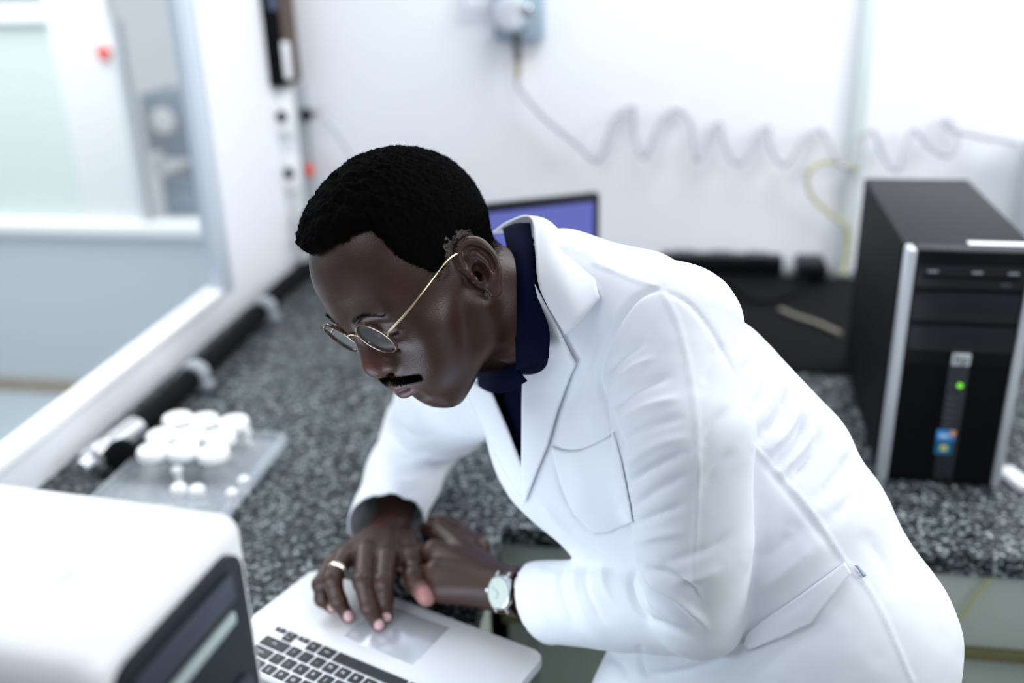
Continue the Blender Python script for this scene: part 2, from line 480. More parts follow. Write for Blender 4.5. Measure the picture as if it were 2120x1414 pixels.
# gas regulator
RG = empty('gas_regulator', hit(1070, 40, 1, 2.47), 'blue grey gas regulator with round knob high on the back wall', 'gas regulator')
ro = Vector(RG.location)
a, b = hit(1022, -60, 1, 2.47), hit(1128, 82, 1, 2.47)
boxobj('base_plate', Vector(((a[0] + b[0]) / 2, 2.465, (a[2] + b[2]) / 2)) - ro, (b[0] - a[0], 0.04, a[2] - b[2]), MT['bluegrey'], RG, bevel=0.008)
p = Vector(hit(1058, 28, 1, 2.43)) - ro
kn = obj('knob', lathe(nb(), p + Vector((0, 0.02, 0)), (0, -1, 0), [(0.043, 0), (0.043, 0.02), (0.038, 0.03), (0.02, 0.034), (0.0, 0.034)], 30), MT['silver'], RG, True)
for k in range(10):
    t = 2 * PI * k / 10
    boxobj('grip_rib', p + Vector((0.0425 * math.cos(t), 0.008, 0.0425 * math.sin(t))), (0.007, 0.022, 0.007), MT['silver'], kn, bevel=0.001)
p = Vector(hit(1088, 22, 1, 2.415)) - ro
obj('valve_cap', lathe(nb(), p + Vector((0, 0.03, 0)), (0, -1, 0), [(0.014, 0), (0.014, 0.03), (0.010, 0.034), (0.0, 0.034)], 20), MT['chrome'], RG, True)
p0, p1, p2 = [Vector(hit(x, y, 1, 2.445)) - ro for x, y in ((1070, 70), (1072, 128), (1072, 166))]
obj('stem', tube(nb(), [p0, p0.lerp(p1, 0.5), p1], [0.011, 0.009, 0.008], 14), MT['dark'], RG, True)
obj('hose_barb', tube(nb(), [p1, p1.lerp(p2, 0.5), p2], [0.006, 0.0075, 0.005], 14), MT['brass'], RG, True)
p = Vector(hit(990, 5, 1, 2.47)) - ro
bm = nb(); tube(bm, [p + Vector(q) for q in ((-0.035, 0.01, 0.05), (-0.035, 0, -0.01), (-0.03, 0, -0.016), (0.03, 0, -0.018), (0.05, 0, -0.01))], 0.0045, 8)
obj('bracket', bm, MT['palegrey'], RG, True)

coil = [(1072, 160, 2.445), (1076, 185, 2.44), (1130, 247, 2.44), (1188, 293, 2.44), (1240, 332, 2.42), (1268, 255, 2.45), (1310, 222, 2.475), (1314, 276, 2.46), (1336, 325, 2.42), (1366, 255, 2.45), (1398, 227, 2.475), (1430, 255, 2.46),
        (1445, 333, 2.42), (1486, 254, 2.475), (1504, 310, 2.44), (1533, 338, 2.42), (1585, 262, 2.475), (1598, 312, 2.44), (1626, 341, 2.42), (1664, 290, 2.45), (1700, 270, 2.475), (1728, 322, 2.44), (1757, 345, 2.42),
        (1803, 271, 2.46), (1832, 328, 2.44), (1861, 350, 2.42), (1889, 270, 2.46), (1924, 304, 2.44), (1964, 322, 2.42), (1984, 288, 2.44), (1966, 250, 2.47), (1950, 252, 2.47), (1975, 270, 2.45), (2030, 283, 2.44), (2108, 298, 2.43)]
tag(obj('coiled_tube', tube(nb(), spline([hit(x, y, 1, Y) for x, y, Y in coil], 8), 0.0055, 8), MT['tube'], None, True), 'clear coiled gas tube stretched across the back wall from the regulator', 'tube')
yl = [(1775, 350, 2.455), (1745, 340, 2.45), (1700, 338, 2.44), (1672, 362, 2.43), (1680, 405, 2.44), (1720, 445, 2.45), (1752, 468, 2.45), (1756, 510, 2.45), (1748, 550, 2.44), (1742, 590, 2.42)]
P_ = [hit(x, y, 1, Y) for x, y, Y in yl]; P_[-1][2] = 0.914
tag(obj('yellow_tube', tube(nb(), spline(P_, 8), 0.0048, 8), MT['yellow'], None, True), 'yellowish tube looping out of the conduit and down to the worktop', 'tube')
WB = empty('wall_box', (0.95, 2.3, CT), 'pale grey instrument box at the right edge, fed by the coiled tube', 'instrument')
boxobj('case', (0.02, 0.06, 0.17), (0.34, 0.24, 0.34), MT['palegrey'], WB, bevel=0.008)
boxobj('port', (-0.155, 0.05, 0.31), (0.03, 0.05, 0.04), MT['midgrey'], WB, bevel=0.004)
boxobj('front_panel', (0.02, -0.064, 0.17), (0.28, 0.01, 0.28), MT['midgrey'], WB, bevel=0.003)

# ================================================================ clutter behind the man
mt_ = tag(boxobj('black_sheet', (0.16, 2.13, CT + 0.004), (0.60, 0.58, 0.007), MT['matte'], None, bevel=0.002), 'flat black sheet on the granite left of the computer tower', 'mat')  # thin flat black slab laid on the granite
SP = empty('power_strip', (0.12, 2.44, CT), 'black power strip lying along the foot of the back wall', 'power strip')
boxobj('body', (0.0, 0.0, 0.030), (0.30, 0.055, 0.044), MT['black'], SP, bevel=0.006)
for k in range(3):
    boxobj('socket', (-0.09 + k * 0.09, -0.002, 0.055), (0.05, 0.036, 0.008), MT['dark'], SP, bevel=0.003)
AD = empty('power_adapter', (0.335, 2.41, CT + 0.008), 'black power adapter with thick cables beside the yellow tube', 'power adapter')
boxobj('body', (0, 0, 0.024), (0.07, 0.10, 0.045), MT['black'], AD, bevel=0.008)
obj('cable', tube(nb(), spline([(-0.02, -0.05, 0.02), (-0.05, -0.14, 0.006), (-0.14, -0.20, 0.006), (-0.2, -0.10, 0.006), (-0.26, -0.16, 0.006)], 8), 0.0045, 8), MT['matte'], AD, True)
GB = tag(boxobj('grey_junction_box', (0.238, 2.45, CT + 0.022), (0.055, 0.05, 0.04), MT['midgrey'], None, bevel=0.005), 'small grey junction box between power strip and adapter', 'junction box')
bc = [hz(x, y, CT + 0.013) for x, y in ((1615, 640), (1650, 655), (1690, 668), (1740, 690))]
tag(obj('beige_cable', tube(nb(), spline(bc, 6), 0.005, 8), mat('beige_cable', (0.22, 0.20, 0.16), 0.5), None, True), 'short beige cable lying on the black sheet', 'cable')

# ================================================================ monitor
Ym, zm = 1.88, 1.243
mr = hit(1243, 400, 1, Ym); ml = hz(1020, 424, mr[2])
mdir = Vector(mr) - Vector(ml); ang = math.atan2(mdir.y, mdir.x)
MN = empty('monitor', (0, 0, CT), 'dark framed monitor with a violet blue screen behind the man', 'monitor', rz=ang)
W_, H_ = 0.42, 0.26
mc = Vector(mr) - Vector((math.cos(ang), math.sin(ang), 0)) * (W_ / 2)
MN.location = (mc.x, mc.y, CT)
ht = mr[2] - CT
bm = box(nb(), (0, 0.012, ht - H_ / 2 - 0.0), (W_, 0.024, H_), bevel=0.005); obj('bezel', bm, MT['black'], MN, True)
boxobj('screen', (0, -0.002, ht - H_ / 2), (W_ - 0.03, 0.004, H_ - 0.03), MT['screen'], MN)
boxobj('rear_housing', (0, 0.045, ht - H_ / 2), (W_ - 0.1, 0.05, H_ - 0.08), MT['black'], MN, bevel=0.012)
boxobj('stand_neck', (0, 0.05, (ht - 0.1) / 2), (0.06, 0.03, ht - 0.1), MT['black'], MN, bevel=0.006)
boxobj('stand_base', (0, 0.03, 0.008), (0.22, 0.17, 0.015), MT['black'], MN, bevel=0.006)

# ================================================================ computer tower
twr = empty('computer_tower', (0.4215, 1.438, CT), 'black desktop computer tower with silver side strips standing on the right', 'computer tower', rz=math.radians(-1.5))
TW, TH, TD = 0.178, 0.377, 0.445
hw = TW / 2
boxobj('case', (0, 0.03 + (TD - 0.03) / 2, TH / 2 + 0.004), (TW, TD - 0.03, TH - 0.008), MT['casegrey'], twr, bevel=0.002)
boxobj('side_panel', (-hw - 0.0005, 0.03 + (TD - 0.03) / 2, TH / 2 + 0.004), (0.002, TD - 0.04, TH - 0.016), mat('black_side_panel', (0.005, 0.005, 0.006), 0.6, spec=0.12), twr)
fr = boxobj('front_bezel', (0, 0.015, TH / 2), (TW - 0.026, 0.032, TH), MT['black'], twr, bevel=0.004)
for s in (-1, 1):
    boxobj('silver_strip', (s * (hw - 0.0065), 0.012, TH / 2), (0.0125, 0.034, TH), MT['silver'], twr, bevel=0.003)
for k, (z, h) in enumerate(((0.338, 0.034), (0.292, 0.044), (0.243, 0.040))):
    b_ = boxobj('drive_bay', (0, -0.002, z), (0.146, 0.003, h), mat('bay_cover', (0.010, 0.011, 0.014), 0.25), twr, bevel=0.001)
    if k == 0:
        boxobj('disc_slot', (0, -0.0043, z), (0.132, 0.002, 0.0035), MT['matte'], b_)
        boxobj('eject_button', (0.048, -0.0045, z - 0.009), (0.014, 0.002, 0.004), MT['dark'], b_)
        for q in (-0.052, 0.008, 0.056):
            boxobj('mark', (q, -0.0045, z + 0.008), (0.014, 0.0015, 0.003), MT['midgrey'], b_)
boxobj('grille', (0, -0.001, 0.105), (0.146, 0.002, 0.19), MT['matte'], twr)
cs = boxobj('port_column', (0.004, -0.003, 0.118), (0.028, 0.005, 0.218), mat('column_gloss', (0.030, 0.032, 0.038), 0.2), twr, bevel=0.0015)
bm = box(nb(), (0.004, -0.0065, 0.212), (0.026, 0.003, 0.020), bevel=0.002)
text_bm(bm, 'hp', 0.020, Matrix.Translation((0.004, -0.0083, 0.2125)) @ Matrix.Rotation(PI / 2, 4, 'X'), 0.0003)
obj('badge', bm, [MT['silver'], MT['dark']], twr)
obj('power_light', lathe(nb(), (0.008, -0.0055, 0.170), (0, -1, 0), [(0.0042, 0), (0.0042, 0.0015), (0.003, 0.0024)], 18), MT['led'], twr, True)
obj('audio_jack', lathe(nb(), (0.009, -0.0055, 0.154), (0, -1, 0), [(0.0044, 0), (0.0044, 0.001), (0.0028, 0.001), (0.0026, -0.001)], 18), MT['dark'], twr, True)
obj('audio_jack', lathe(nb(), (-0.002, -0.0055, 0.166), (0, -1, 0), [(0.0044, 0), (0.0044, 0.001), (0.0028, 0.001), (0.0026, -0.001)], 18), MT['dark'], twr, True)
for k in range(5):
    pz = 0.150 - k * 0.0115
    boxobj('usb_port', (-0.001, -0.0062, pz), (0.013, 0.0015, 0.005), MT['dark'], twr)
bm = box(nb(), (-0.001, -0.0062, 0.086), (0.0265, 0.001, 0.0185), bevel=0.0004)
box(bm, (0.0085, -0.0070, 0.0905), (0.0075, 0.0008, 0.0085), mi=1)
box(bm, (-0.004, -0.0070, 0.085), (0.013, 0.0006, 0.006), mi=2)
obj('blue_sticker', bm, [MT['sticker'], MT['orange'], mat('light_print', (0.55, 0.78, 0.95), 0.3)], twr)
bm = box(nb(), (-0.002, -0.0062, 0.064), (0.024, 0.001, 0.021), bevel=0.0004)
for dx in (-1, 1):
    for dz in (-1, 1):
        box(bm, (-0.0015 + dx * 0.0026, -0.0070, 0.065 + dz * 0.0026), (0.0046, 0.0007, 0.0046), mi=1)
obj('teal_sticker', bm, [MT['sticker2'], MT['yellowprint']], twr)
boxobj('top_label', (0.044, 0.037, TH + 0.0003), (0.088, 0.017, 0.001), MT['white'], twr)
DG = empty('usb_adapter', hz(2100, 1000, CT), 'small white plastic adapter lying right of the computer tower', 'adapter', rz=math.radians(112))
boxobj('body', (0, 0, 0.008), (0.062, 0.03, 0.014), MT['white'], DG, bevel=0.004)
boxobj('metal_plug', (0.037, 0, 0.008), (0.014, 0.012, 0.005), MT['alu'], DG)

# ================================================================ pipe along the bench
HP = empty('black_pipe', (-0.95, 1.9, CT), 'thick black pipe lying along the foot of the left wall in grey clamps', 'pipe')
ho = Vector(HP.location); zh = CT + 0.0295
def pp(x, y): 
    v = Vector(hz(x, y, zh)) - ho; return v
path = [pp(282, 886), pp(356, 820), pp(495, 689), pp(570, 612), pp(610, 578), pp(650, 552), pp(720, 528)]
obj('pipe_run', tube(nb(), spline(path, 8), 0.0215, 20), MT['matte'], HP, True)
for (x, y, x2, y2) in ((395, 783, 412, 768), (541, 645, 556, 631)):
    c, c2 = pp(x, y), pp(x2, y2)
    cl = obj('clamp', lathe(nb(), c, c2 - c, [(0.0225, -0.006), (0.0285, -0.004), (0.0285, 0.028), (0.0225, 0.030)], 24), MT['midgrey'], HP, True)
    box_ = boxobj('clamp_foot', c + Vector((0.0, 0.01, -0.018)), (0.075, 0.03, 0.014), MT['midgrey'], cl, bevel=0.002)
c, c2 = pp(272, 893), pp(176, 966)
d = (c2 - c).normalized(); Lf = (c2 - c).length
obj('chrome_fitting', lathe(nb(), c, d, [(0.012, -0.02), (0.0215, -0.015), (0.022, 0.0), (0.022, Lf * 0.5), (0.017, Lf * 0.52), (0.017, Lf * 0.6), (0.024, Lf * 0.62), (0.024, Lf * 0.85), (0.015, Lf * 0.87), (0.015, Lf * 1.1)], 24), MT['chrome'], HP, True)
p = Vector(hz(247, 938, CT + 0.031)) - ho
obj('valve_wheel', lathe(nb(), p, (0.75, -0.65, 0.0), [(0.009, -0.03), (0.009, -0.004), (0.023, -0.004), (0.026, 0.001), (0.026, 0.009), (0.022, 0.013), (0.008, 0.014)], 26), MT['matte'], HP, True)

# ================================================================ jar tray
TR = empty('acrylic_tray', (-0.762, 1.29, CT), 'clear acrylic tray holding nine white capped jars beside the pipe', 'tray')
bm = nb()
box(bm, (0, 0, 0.003), (0.226, 0.32, 0.005), bevel=0.001)
for s in (-1, 1):
    box(bm, (s * 0.111, 0, 0.012), (0.006, 0.32, 0.02), bevel=0.0015)
    box(bm, (0, s * 0.157, 0.012), (0.216, 0.006, 0.02), bevel=0.0015)
obj('tray_shell', bm, MT['acrylic'], TR, True)
for (px, py) in ((367, 972), (505, 993), (480, 1020), (509, 893)):
    q = Vector(hz(px, py, CT + 0.03)) - Vector(TR.location)
    obj('glint_stud', lathe(nb(), (q.x, q.y, 0.005), (0, 0, 1), [(0.006, 0), (0.006, 0.018), (0.009, 0.021), (0.009, 0.027), (0.005, 0.031), (0.0, 0.032)], 18), MT['cap'], TR, True)  # white pegs stand in for bright glints on the acrylic
prof = [(0.019, 0), (0.021, 0.002), (0.021, 0.034), (0.018, 0.038)]
capc = [[(316, 928), (378, 927), (441, 932)], [(334, 897), (393, 897), (455, 900)], [(367, 862), (421, 865), (483, 869)]]
names = [['front left', 'front middle', 'front right'], ['middle left', 'centre', 'middle right'], ['back left', 'back middle', 'back right']]
J0 = None
for r_ in range(3):
    for c_ in range(3):
        q = hz(*capc[r_][c_], CT + 0.056)
        lab = 'white capped glass jar, %s one of the nine in the tray' % names[r_][c_]
        if J0 is None:
            J0 = J = empty('capped_jar', (q[0], q[1], CT + 0.0055), lab, 'jar', 'white capped jars in the acrylic tray')
            obj('glass_body', lathe(nb(), (0, 0, 0), (0, 0, 1), prof, 28), MT['vial'], J, True)
            obj('cap', lathe(nb(), (0, 0, 0.036), (0, 0, 1), [(0.0235, 0), (0.0255, 0.002), (0.0257, 0.011), (0.0235, 0.0145), (0.014, 0.0155), (0, 0.0155)], 32), MT['cap'], J, True)
        else:
            J = J0.copy(); COL.objects.link(J); J.location = (q[0], q[1], CT + 0.0055); J['label'] = lab
            for ch in list(J0.children):
                c2 = ch.copy(); COL.objects.link(c2); c2.parent = J
for k, (px, py) in enumerate(((369, 1006), (407, 1009))):
    q = hz(px, py, CT + 0.045)
    J = empty('small_vial', (q[0], q[1], CT + 0.0055), 'small vial with white stopper at the printer edge, %s of the two' % ('left', 'right')[k], 'vial', 'small vials in front of the jars')
    obj('glass_body', lathe(nb(), (0, 0, 0), (0, 0, 1), [(0.010, 0), (0.011, 0.002), (0.011, 0.028), (0.008, 0.03)], 20), MT['vial'], J, True)
    obj('stopper', lathe(nb(), (0, 0, 0.029), (0, 0, 1), [(0.012, 0), (0.0125, 0.008), (0.009, 0.012), (0, 0.0125)], 20), MT['cap'], J, True)

# ================================================================ white bench-top unit, lower left
ZT = 1.33
c1, c2 = Vector(hz(506, 1050, ZT)), Vector(hz(178, 1392, ZT))
uu = (c1 - c2); PL = uu.length; uu.normalize()
prz = math.atan2(uu.y, uu.x) - PI / 2
PR = empty('label_printer', (c2.x, c2.y, CT), 'white rounded bench-top printer with dark glossy front, lower left corner', 'printer', rz=prz)
Dp = 0.30; Hh = ZT - CT                      # local frame: +y along the dark front, +x out of it, body towards -x
boxobj('housing', (-Dp / 2, PL / 2, Hh / 2), (Dp, PL, Hh), MT['white'], PR, bevel=0.017, seg=5)
def panel_outline(y0, y1, z0, z1, r, n=6):
    pts = []
    for (cy, cz, a0) in ((y1 - r, z1 - r, 0), (y0 + r, z1 - r, 90), (y0 + r, z0 + r, 180), (y1 - r, z0 + r, 270)):
        for k in range(n + 1):
            t = math.radians(a0 + 90 * k / n)
            pts.append((0, cy + r * math.cos(t), cz + r * math.sin(t)))
    return pts
bm = prism(nb(), [Vector(p) + Vector((-0.001, 0, 0)) for p in panel_outline(0.012, PL - 0.021, 0.03, Hh - 0.017, 0.020)], (0.006, 0, 0))
fp = obj('front_panel', bm, MT['panelgloss'], PR)
boxobj('upper_band', (0.0065, PL / 2 - 0.006, Hh - 0.040), (0.004, PL - 0.064, 0.022), MT['paneldark'], fp, bevel=0.002)
boxobj('window_strip', (0.0068, PL * 0.53, Hh - 0.063), (0.004, PL * 0.46, 0.009), MT['greytext'], fp, bevel=0.001)
bm = prism(nb(), [Vector(p) + Vector((0.004, 0, 0)) for p in panel_outline(0.05, PL - 0.034, 0.04, Hh - 0.118, 0.006)], (0.005, 0, 0))
tr_ = obj('paper_tray', bm, MT['paneldark'], PR)
obj('latch', lathe(nb(), (0.009, PL - 0.045, Hh - 0.175), (1, 0, 0), [(0.008, 0), (0.008, 0.003), (0.006, 0.004)], 16), MT['matte'], tr_)
boxobj('side_groove', (-Dp / 2 - 0.01, -0.0006, Hh - 0.026), (Dp - 0.06, 0.003, 0.004), MT['dark'], PR, bevel=0.001)
boxobj('side_panel', (-Dp / 2 - 0.01, -0.001, Hh / 2 - 0.02), (Dp - 0.06, 0.003, Hh - 0.07), MT['palegrey'], PR, bevel=0.001)
q = Vector(hz(170, 1160, ZT)) - Vector(PR.location)
boxobj('embossed_mark', Matrix.Rotation(-prz, 3, 'Z') @ Vector((q.x, q.y, 0)) + Vector((0, 0, Hh)), (0.006, 0.045, 0.0012), MT['silver'], PR, bevel=0.0005)

# ================================================================ laptop
a_, b_ = Vector(hz(640, 1172, CT + 0.016)), Vector(hz(1146, 1360, CT + 0.016))
lm = (a_ + b_) / 2
LW, LD = 0.359, 0.247
lrz = math.atan2(a_.y - b_.y, a_.x - b_.x)        # local +x points to the user's right (left in the picture)
LP = empty('laptop', (lm.x, lm.y, CT), 'open silver laptop with black keys under the man\'s right hand', 'laptop', rz=lrz)
# local +x = user's right; hinge at +y (towards the camera), front edge on y = 0
bm = nb()
def rrect(x0, x1, y0, y1, r, z, n=6):
    pts = []
    for (cx, cy, a0) in ((x1 - r, y1 - r, 0), (x0 + r, y1 - r, 90), (x0 + r, y0 + r, 180), (x1 - r, y0 + r, 270)):
        for k in range(n + 1):
            t = math.radians(a0 + 90 * k / n)
            pts.append((cx + r * math.cos(t), cy + r * math.sin(t), z))
    return pts
prism(bm, rrect(-LW / 2, LW / 2, 0, LD, 0.012, 0.003), (0, 0, 0.0135))
es = [e for e in bm.edges if all(abs(v.co.z - 0.0165) < 1e-4 for v in e.verts) or all(abs(v.co.z - 0.003) < 1e-4 for v in e.verts)]
bmesh.ops.bevel(bm, geom=es, offset=0.0025, segments=3, profile=0.5, affect='EDGES')
base = obj('base', bm, MT['lapalu'], LP, True)
zk = 0.0166
boxobj('trackpad', (0.0, 0.055, zk - 0.0002), (0.106, 0.078, 0.0008), MT['trackpad'], LP, bevel=0.0003)
boxobj('lid_notch', (0.0, 0.002, zk - 0.001), (0.07, 0.005, 0.002), MT['silver'], LP)
for s in (-1, 1):
    for k_ in range(1):
        boxobj('speaker_grille', (s * 0.158, 0.175, zk), (0.012, 0.11, 0.0004), MT['silver'], LP)
KROW = 0.1262; KP = 0.0190; KS = 0.0158
key_cache = {}
def key(x, y, wk, hk, legend):
    bm = box(nb(), (0, 0, 0.0009), (wk, hk, 0.0018), bevel=0.0006, seg=1)
    if legend:
        text_bm(bm, legend, 0.0065 if len(legend) == 1 else 0.0038, Matrix.Translation((0, 0, 0.0019)) @ Matrix.Rotation(PI, 4, 'Z'), 0.0001)
    o = obj('key', bm, [MT['key'], MT['legend']], LP)
    o.location = (x, y, zk - 0.0002)
# rows from the user's right (+x) towards the left
def row(y, xr, items, hk=KS):
    x = xr
    for wd, lg in items:
        wk = KP * wd - (KP - KS)
        key(x - wk / 2, y, wk, hk, lg)
        x -= KP * wd
XR = 0.1365
for (x, y, lg) in ((XR - KS / 2, KROW - 0.0042, '>'), (XR - KS / 2 - KP, KROW - 0.0042, 'v'), (XR - KS / 2 - KP, KROW + 0.0044, '^'), (XR - KS / 2 - 2 * KP, KROW - 0.0042, '<')):
    key(x, y, KS, 0.0074, lg)
row(KROW, XR - 3 * KP, [(1, 'alt'), (1.25, 'cmd'), (5.55, ''), (1.25, 'cmd'), (1, 'alt'), (1, 'ctrl'), (0.9, 'fn')])
row(KROW + KP, XR, [(2.25, 'shift'), (1, '/'), (1, '.'), (1, ','), (1, 'M'), (1, 'N'), (1, 'B'), (1, 'V'), (1, 'C'), (1, 'X'), (1, 'Z'), (2.1, 'shift')])
row(KROW + 2 * KP, XR, [(1.75, 'return'), (1, "'"), (1, ';'), (1, 'L'), (1, 'K'), (1, 'J'), (1, 'H'), (1, 'G'), (1, 'F'), (1, 'D'), (1, 'S'), (1, 'A'), (1.6, 'caps')])
row(KROW + 3 * KP, XR, [(1, '\\'), (1, ']'), (1, '['), (1, 'P'), (1, 'O'), (1, 'I'), (1, 'U'), (1, 'Y'), (1, 'T'), (1, 'R'), (1, 'E'), (1, 'W'), (1, 'Q'), (1.35, 'tab')])
row(KROW + 4 * KP, XR, [(1.5, 'del'), (1, '+'), (1, '-'), (1, '0'), (1, '9'), (1, '8'), (1, '7'), (1, '6'), (1, '5'), (1, '4'), (1, '3'), (1, '2'), (1, '1'), (0.9, '`')])
for sx in (-1, 1):
    for y_ in (0.02, LD - 0.02):
        obj('rubber_foot', lathe(nb(), (sx * (LW / 2 - 0.03), y_ if sx > 0 or y_ > 0.1 else 0.09, 0.0002), (0, 0, 1), [(0.008, 0), (0.008, 0.003), (0.006, 0.0035)], 16), MT['matte'], LP)
# lid, leaning back towards the camera from the hinge
TL = Matrix.Translation((0, LD - 0.004, 0.014)) @ Matrix.Rotation(math.radians(-29), 4, 'X')
bm = box(nb(), (0, 0.0, 0.118), (LW, 0.006, 0.236), bevel=0.0025); bmesh.ops.transform(bm, matrix=TL, verts=bm.verts[:])
obj('lid', bm, MT['lapalu'], LP, True)
bm = box(nb(), (0, -0.0034, 0.122), (LW - 0.024, 0.001, 0.206)); bmesh.ops.transform(bm, matrix=TL, verts=bm.verts[:])
obj('display', bm, MT['laptopscreen'], LP)
bm = tube(nb(), [(-0.14, LD - 0.004, 0.014), (0.14, LD - 0.004, 0.014)], 0.006, 14); obj('hinge', bm, MT['black'], LP, True)
# ================================================================ implicit surface modelling (smooth unions, meshed with surface nets)
class Field:
    def __init__(self, lo, hi, h):
        self.lo = np.array(lo, dtype=np.float32); self.h = h
        n = np.ceil((np.array(hi) - np.array(lo)) / h).astype(int) + 1
        self.n = n
        self.ax = [self.lo[i] + h * np.arange(n[i], dtype=np.float32) for i in range(3)]
        self.f = np.full(tuple(n), 0.5, dtype=np.float32)
    def region(self, lo, hi):
        sl = []
        for i in range(3):
            a = max(0, int((lo[i] - self.lo[i]) / self.h)); b = min(self.n[i], int((hi[i] - self.lo[i]) / self.h) + 2)
            if b <= a: return None
            sl.append(slice(a, b))
        X, Y, Z = np.meshgrid(*[self.ax[i][sl[i]] for i in range(3)], indexing='ij', sparse=True)
        return tuple(sl), X, Y, Z
    def put(self, lo, hi, fn, k=0.01, op='add'):
        m = k + 3 * self.h + 0.012
        r = self.region(np.array(lo) - m, np.array(hi) + m)
        if r is None: return
        sl, X, Y, Z = r
        d = fn(X, Y, Z); f = self.f[sl]
        if op == 'add':
            if k > 0:
                hh = np.maximum(k - np.abs(f - d), 0) / k
                self.f[sl] = np.minimum(f, d) - hh * hh * k * 0.25
            else: self.f[sl] = np.minimum(f, d)
        elif op == 'cut':
            if k > 0:
                hh = np.maximum(k - np.abs(f + d), 0) / k
                self.f[sl] = np.maximum(f, -d) + hh * hh * k * 0.25
            else: self.f[sl] = np.maximum(f, -d)
        elif op == 'keep':
            self.f[sl] = np.maximum(f, d)
        elif op == 'disp':
            self.f[sl] = f + d
    # primitives
    def ell(self, c, r, k=0.01, op='add', B=None):
        c = np.array(c, dtype=np.float32); r = np.array(r, dtype=np.float32); R_ = float(max(r))
        def fn(X, Y, Z):
            x, y, z = X - c[0], Y - c[1], Z - c[2]
            if B is not None:
                x, y, z = [B[0][i] * x + B[1][i] * y + B[2][i] * z for i in range(3)]
            x, y, z = x / r[0], y / r[1], z / r[2]
            k0 = np.sqrt(x * x + y * y + z * z)
            k1 = np.sqrt((x / r[0]) ** 2 + (y / r[1]) ** 2 + (z / r[2]) ** 2)
            return k0 * (k0 - 1) / (k1 + 1e-6)
        e = np.full(3, R_) if B is not None else r
        self.put(c - e, c + e, fn, k, op)
    def sph(self, c, r, k=0.01, op='add'): self.cone(c, c, r, r, k, op)
    def cone(self, a, b, ra, rb=None, k=0.01, op='add', sq=None):
        rb = ra if rb is None else rb
        a = np.array(a, dtype=np.float32); b = np.array(b, dtype=np.float32)
        ab = b - a; L2 = float(ab @ ab) + 1e-12
        def fn(X, Y, Z):
            x, y, z = X - a[0], Y - a[1], Z - a[2]
            t = np.clip((x * ab[0] + y * ab[1] + z * ab[2]) / L2, 0, 1)
            x, y, z = x - t * ab[0], y - t * ab[1], z - t * ab[2]
            if sq is not None:                       # squash along direction sq[0] by factor sq[1]
                n, s = sq
                q = (x * n[0] + y * n[1] + z * n[2]) * (s - 1)
                x, y, z = x + q * n[0], y + q * n[1], z + q * n[2]
            return np.sqrt(x * x + y * y + z * z) - (ra + (rb - ra) * t)
        R_ = max(ra, rb)
        self.put(np.minimum(a, b) - R_, np.maximum(a, b) + R_, fn, k, op)
    def chain(self, pts, rs, k=0.01, op='add', sub=1):
        if sub > 1:
            P = spline(pts, sub); Rr = [float(q[0]) for q in spline([(x, 0, 0) for x in rs], sub)]
        else: P, Rr = [np.array(p) for p in pts], list(rs)
        for i in range(len(P) - 1): self.cone(P[i], P[i + 1], Rr[i], Rr[i + 1], k, op)
    def mesh(self):
        f = self.f; h = self.h
        s = f < 0
        nx, ny, nz = f.shape
        cnt = np.zeros((nx - 1, ny - 1, nz - 1), dtype=np.int8)
        for dx in (0, 1):
            for dy in (0, 1):
                for dz in (0, 1):
                    cnt += s[dx:nx - 1 + dx, dy:ny - 1 + dy, dz:nz - 1 + dz]
        act = (cnt > 0) & (cnt < 8)
        I = np.argwhere(act)
        idx = np.full(act.shape, -1, dtype=np.int64); idx[act] = np.arange(len(I))
        acc = np.zeros((len(I), 3)); w = np.zeros(len(I))
        cor = [(a, b, c) for a in (0, 1) for b in (0, 1) for c in (0, 1)]
        V = {c: f[I[:, 0] + c[0], I[:, 1] + c[1], I[:, 2] + c[2]] for c in cor}
        for c in cor:
            for ax in range(3):
                if c[ax] == 0:
                    d = list(c); d[ax] = 1; d = tuple(d)
                    f0, f1 = V[c], V[d]
                    m = (f0 < 0) != (f1 < 0)
                    t = np.where(m, f0 / np.where(m, f0 - f1, 1), 0)
                    p = np.array(c, dtype=float) + np.zeros((len(I), 3)); p[:, ax] += t
                    acc += p * m[:, None]; w += m
        verts = (I + acc / w[:, None]) * h + self.lo
        Q = []
        for ax in range(3):
            a = [slice(None)] * 3; b = [slice(None)] * 3
            a[ax] = slice(0, -1); b[ax] = slice(1, None)
            sa, sb = s[tuple(a)], s[tuple(b)]
            E = np.argwhere(sa != sb)
            o1, o2 = (ax + 1) % 3, (ax + 2) % 3
            E = E[(E[:, o1] > 0) & (E[:, o2] > 0) & (E[:, o1] < f.shape[o1] - 1) & (E[:, o2] < f.shape[o2] - 1)]
            u = np.zeros(3, int); v = np.zeros(3, int); u[o1] = 1; v[o2] = 1
            c = [E - u - v, E - v, E, E - u]
            q = np.stack([idx[k[:, 0], k[:, 1], k[:, 2]] for k in c], 1)
            fl = ~sa[E[:, 0], E[:, 1], E[:, 2]]
            q[fl] = q[fl][:, ::-1]
            Q.append(q)
        return verts, np.concatenate(Q)

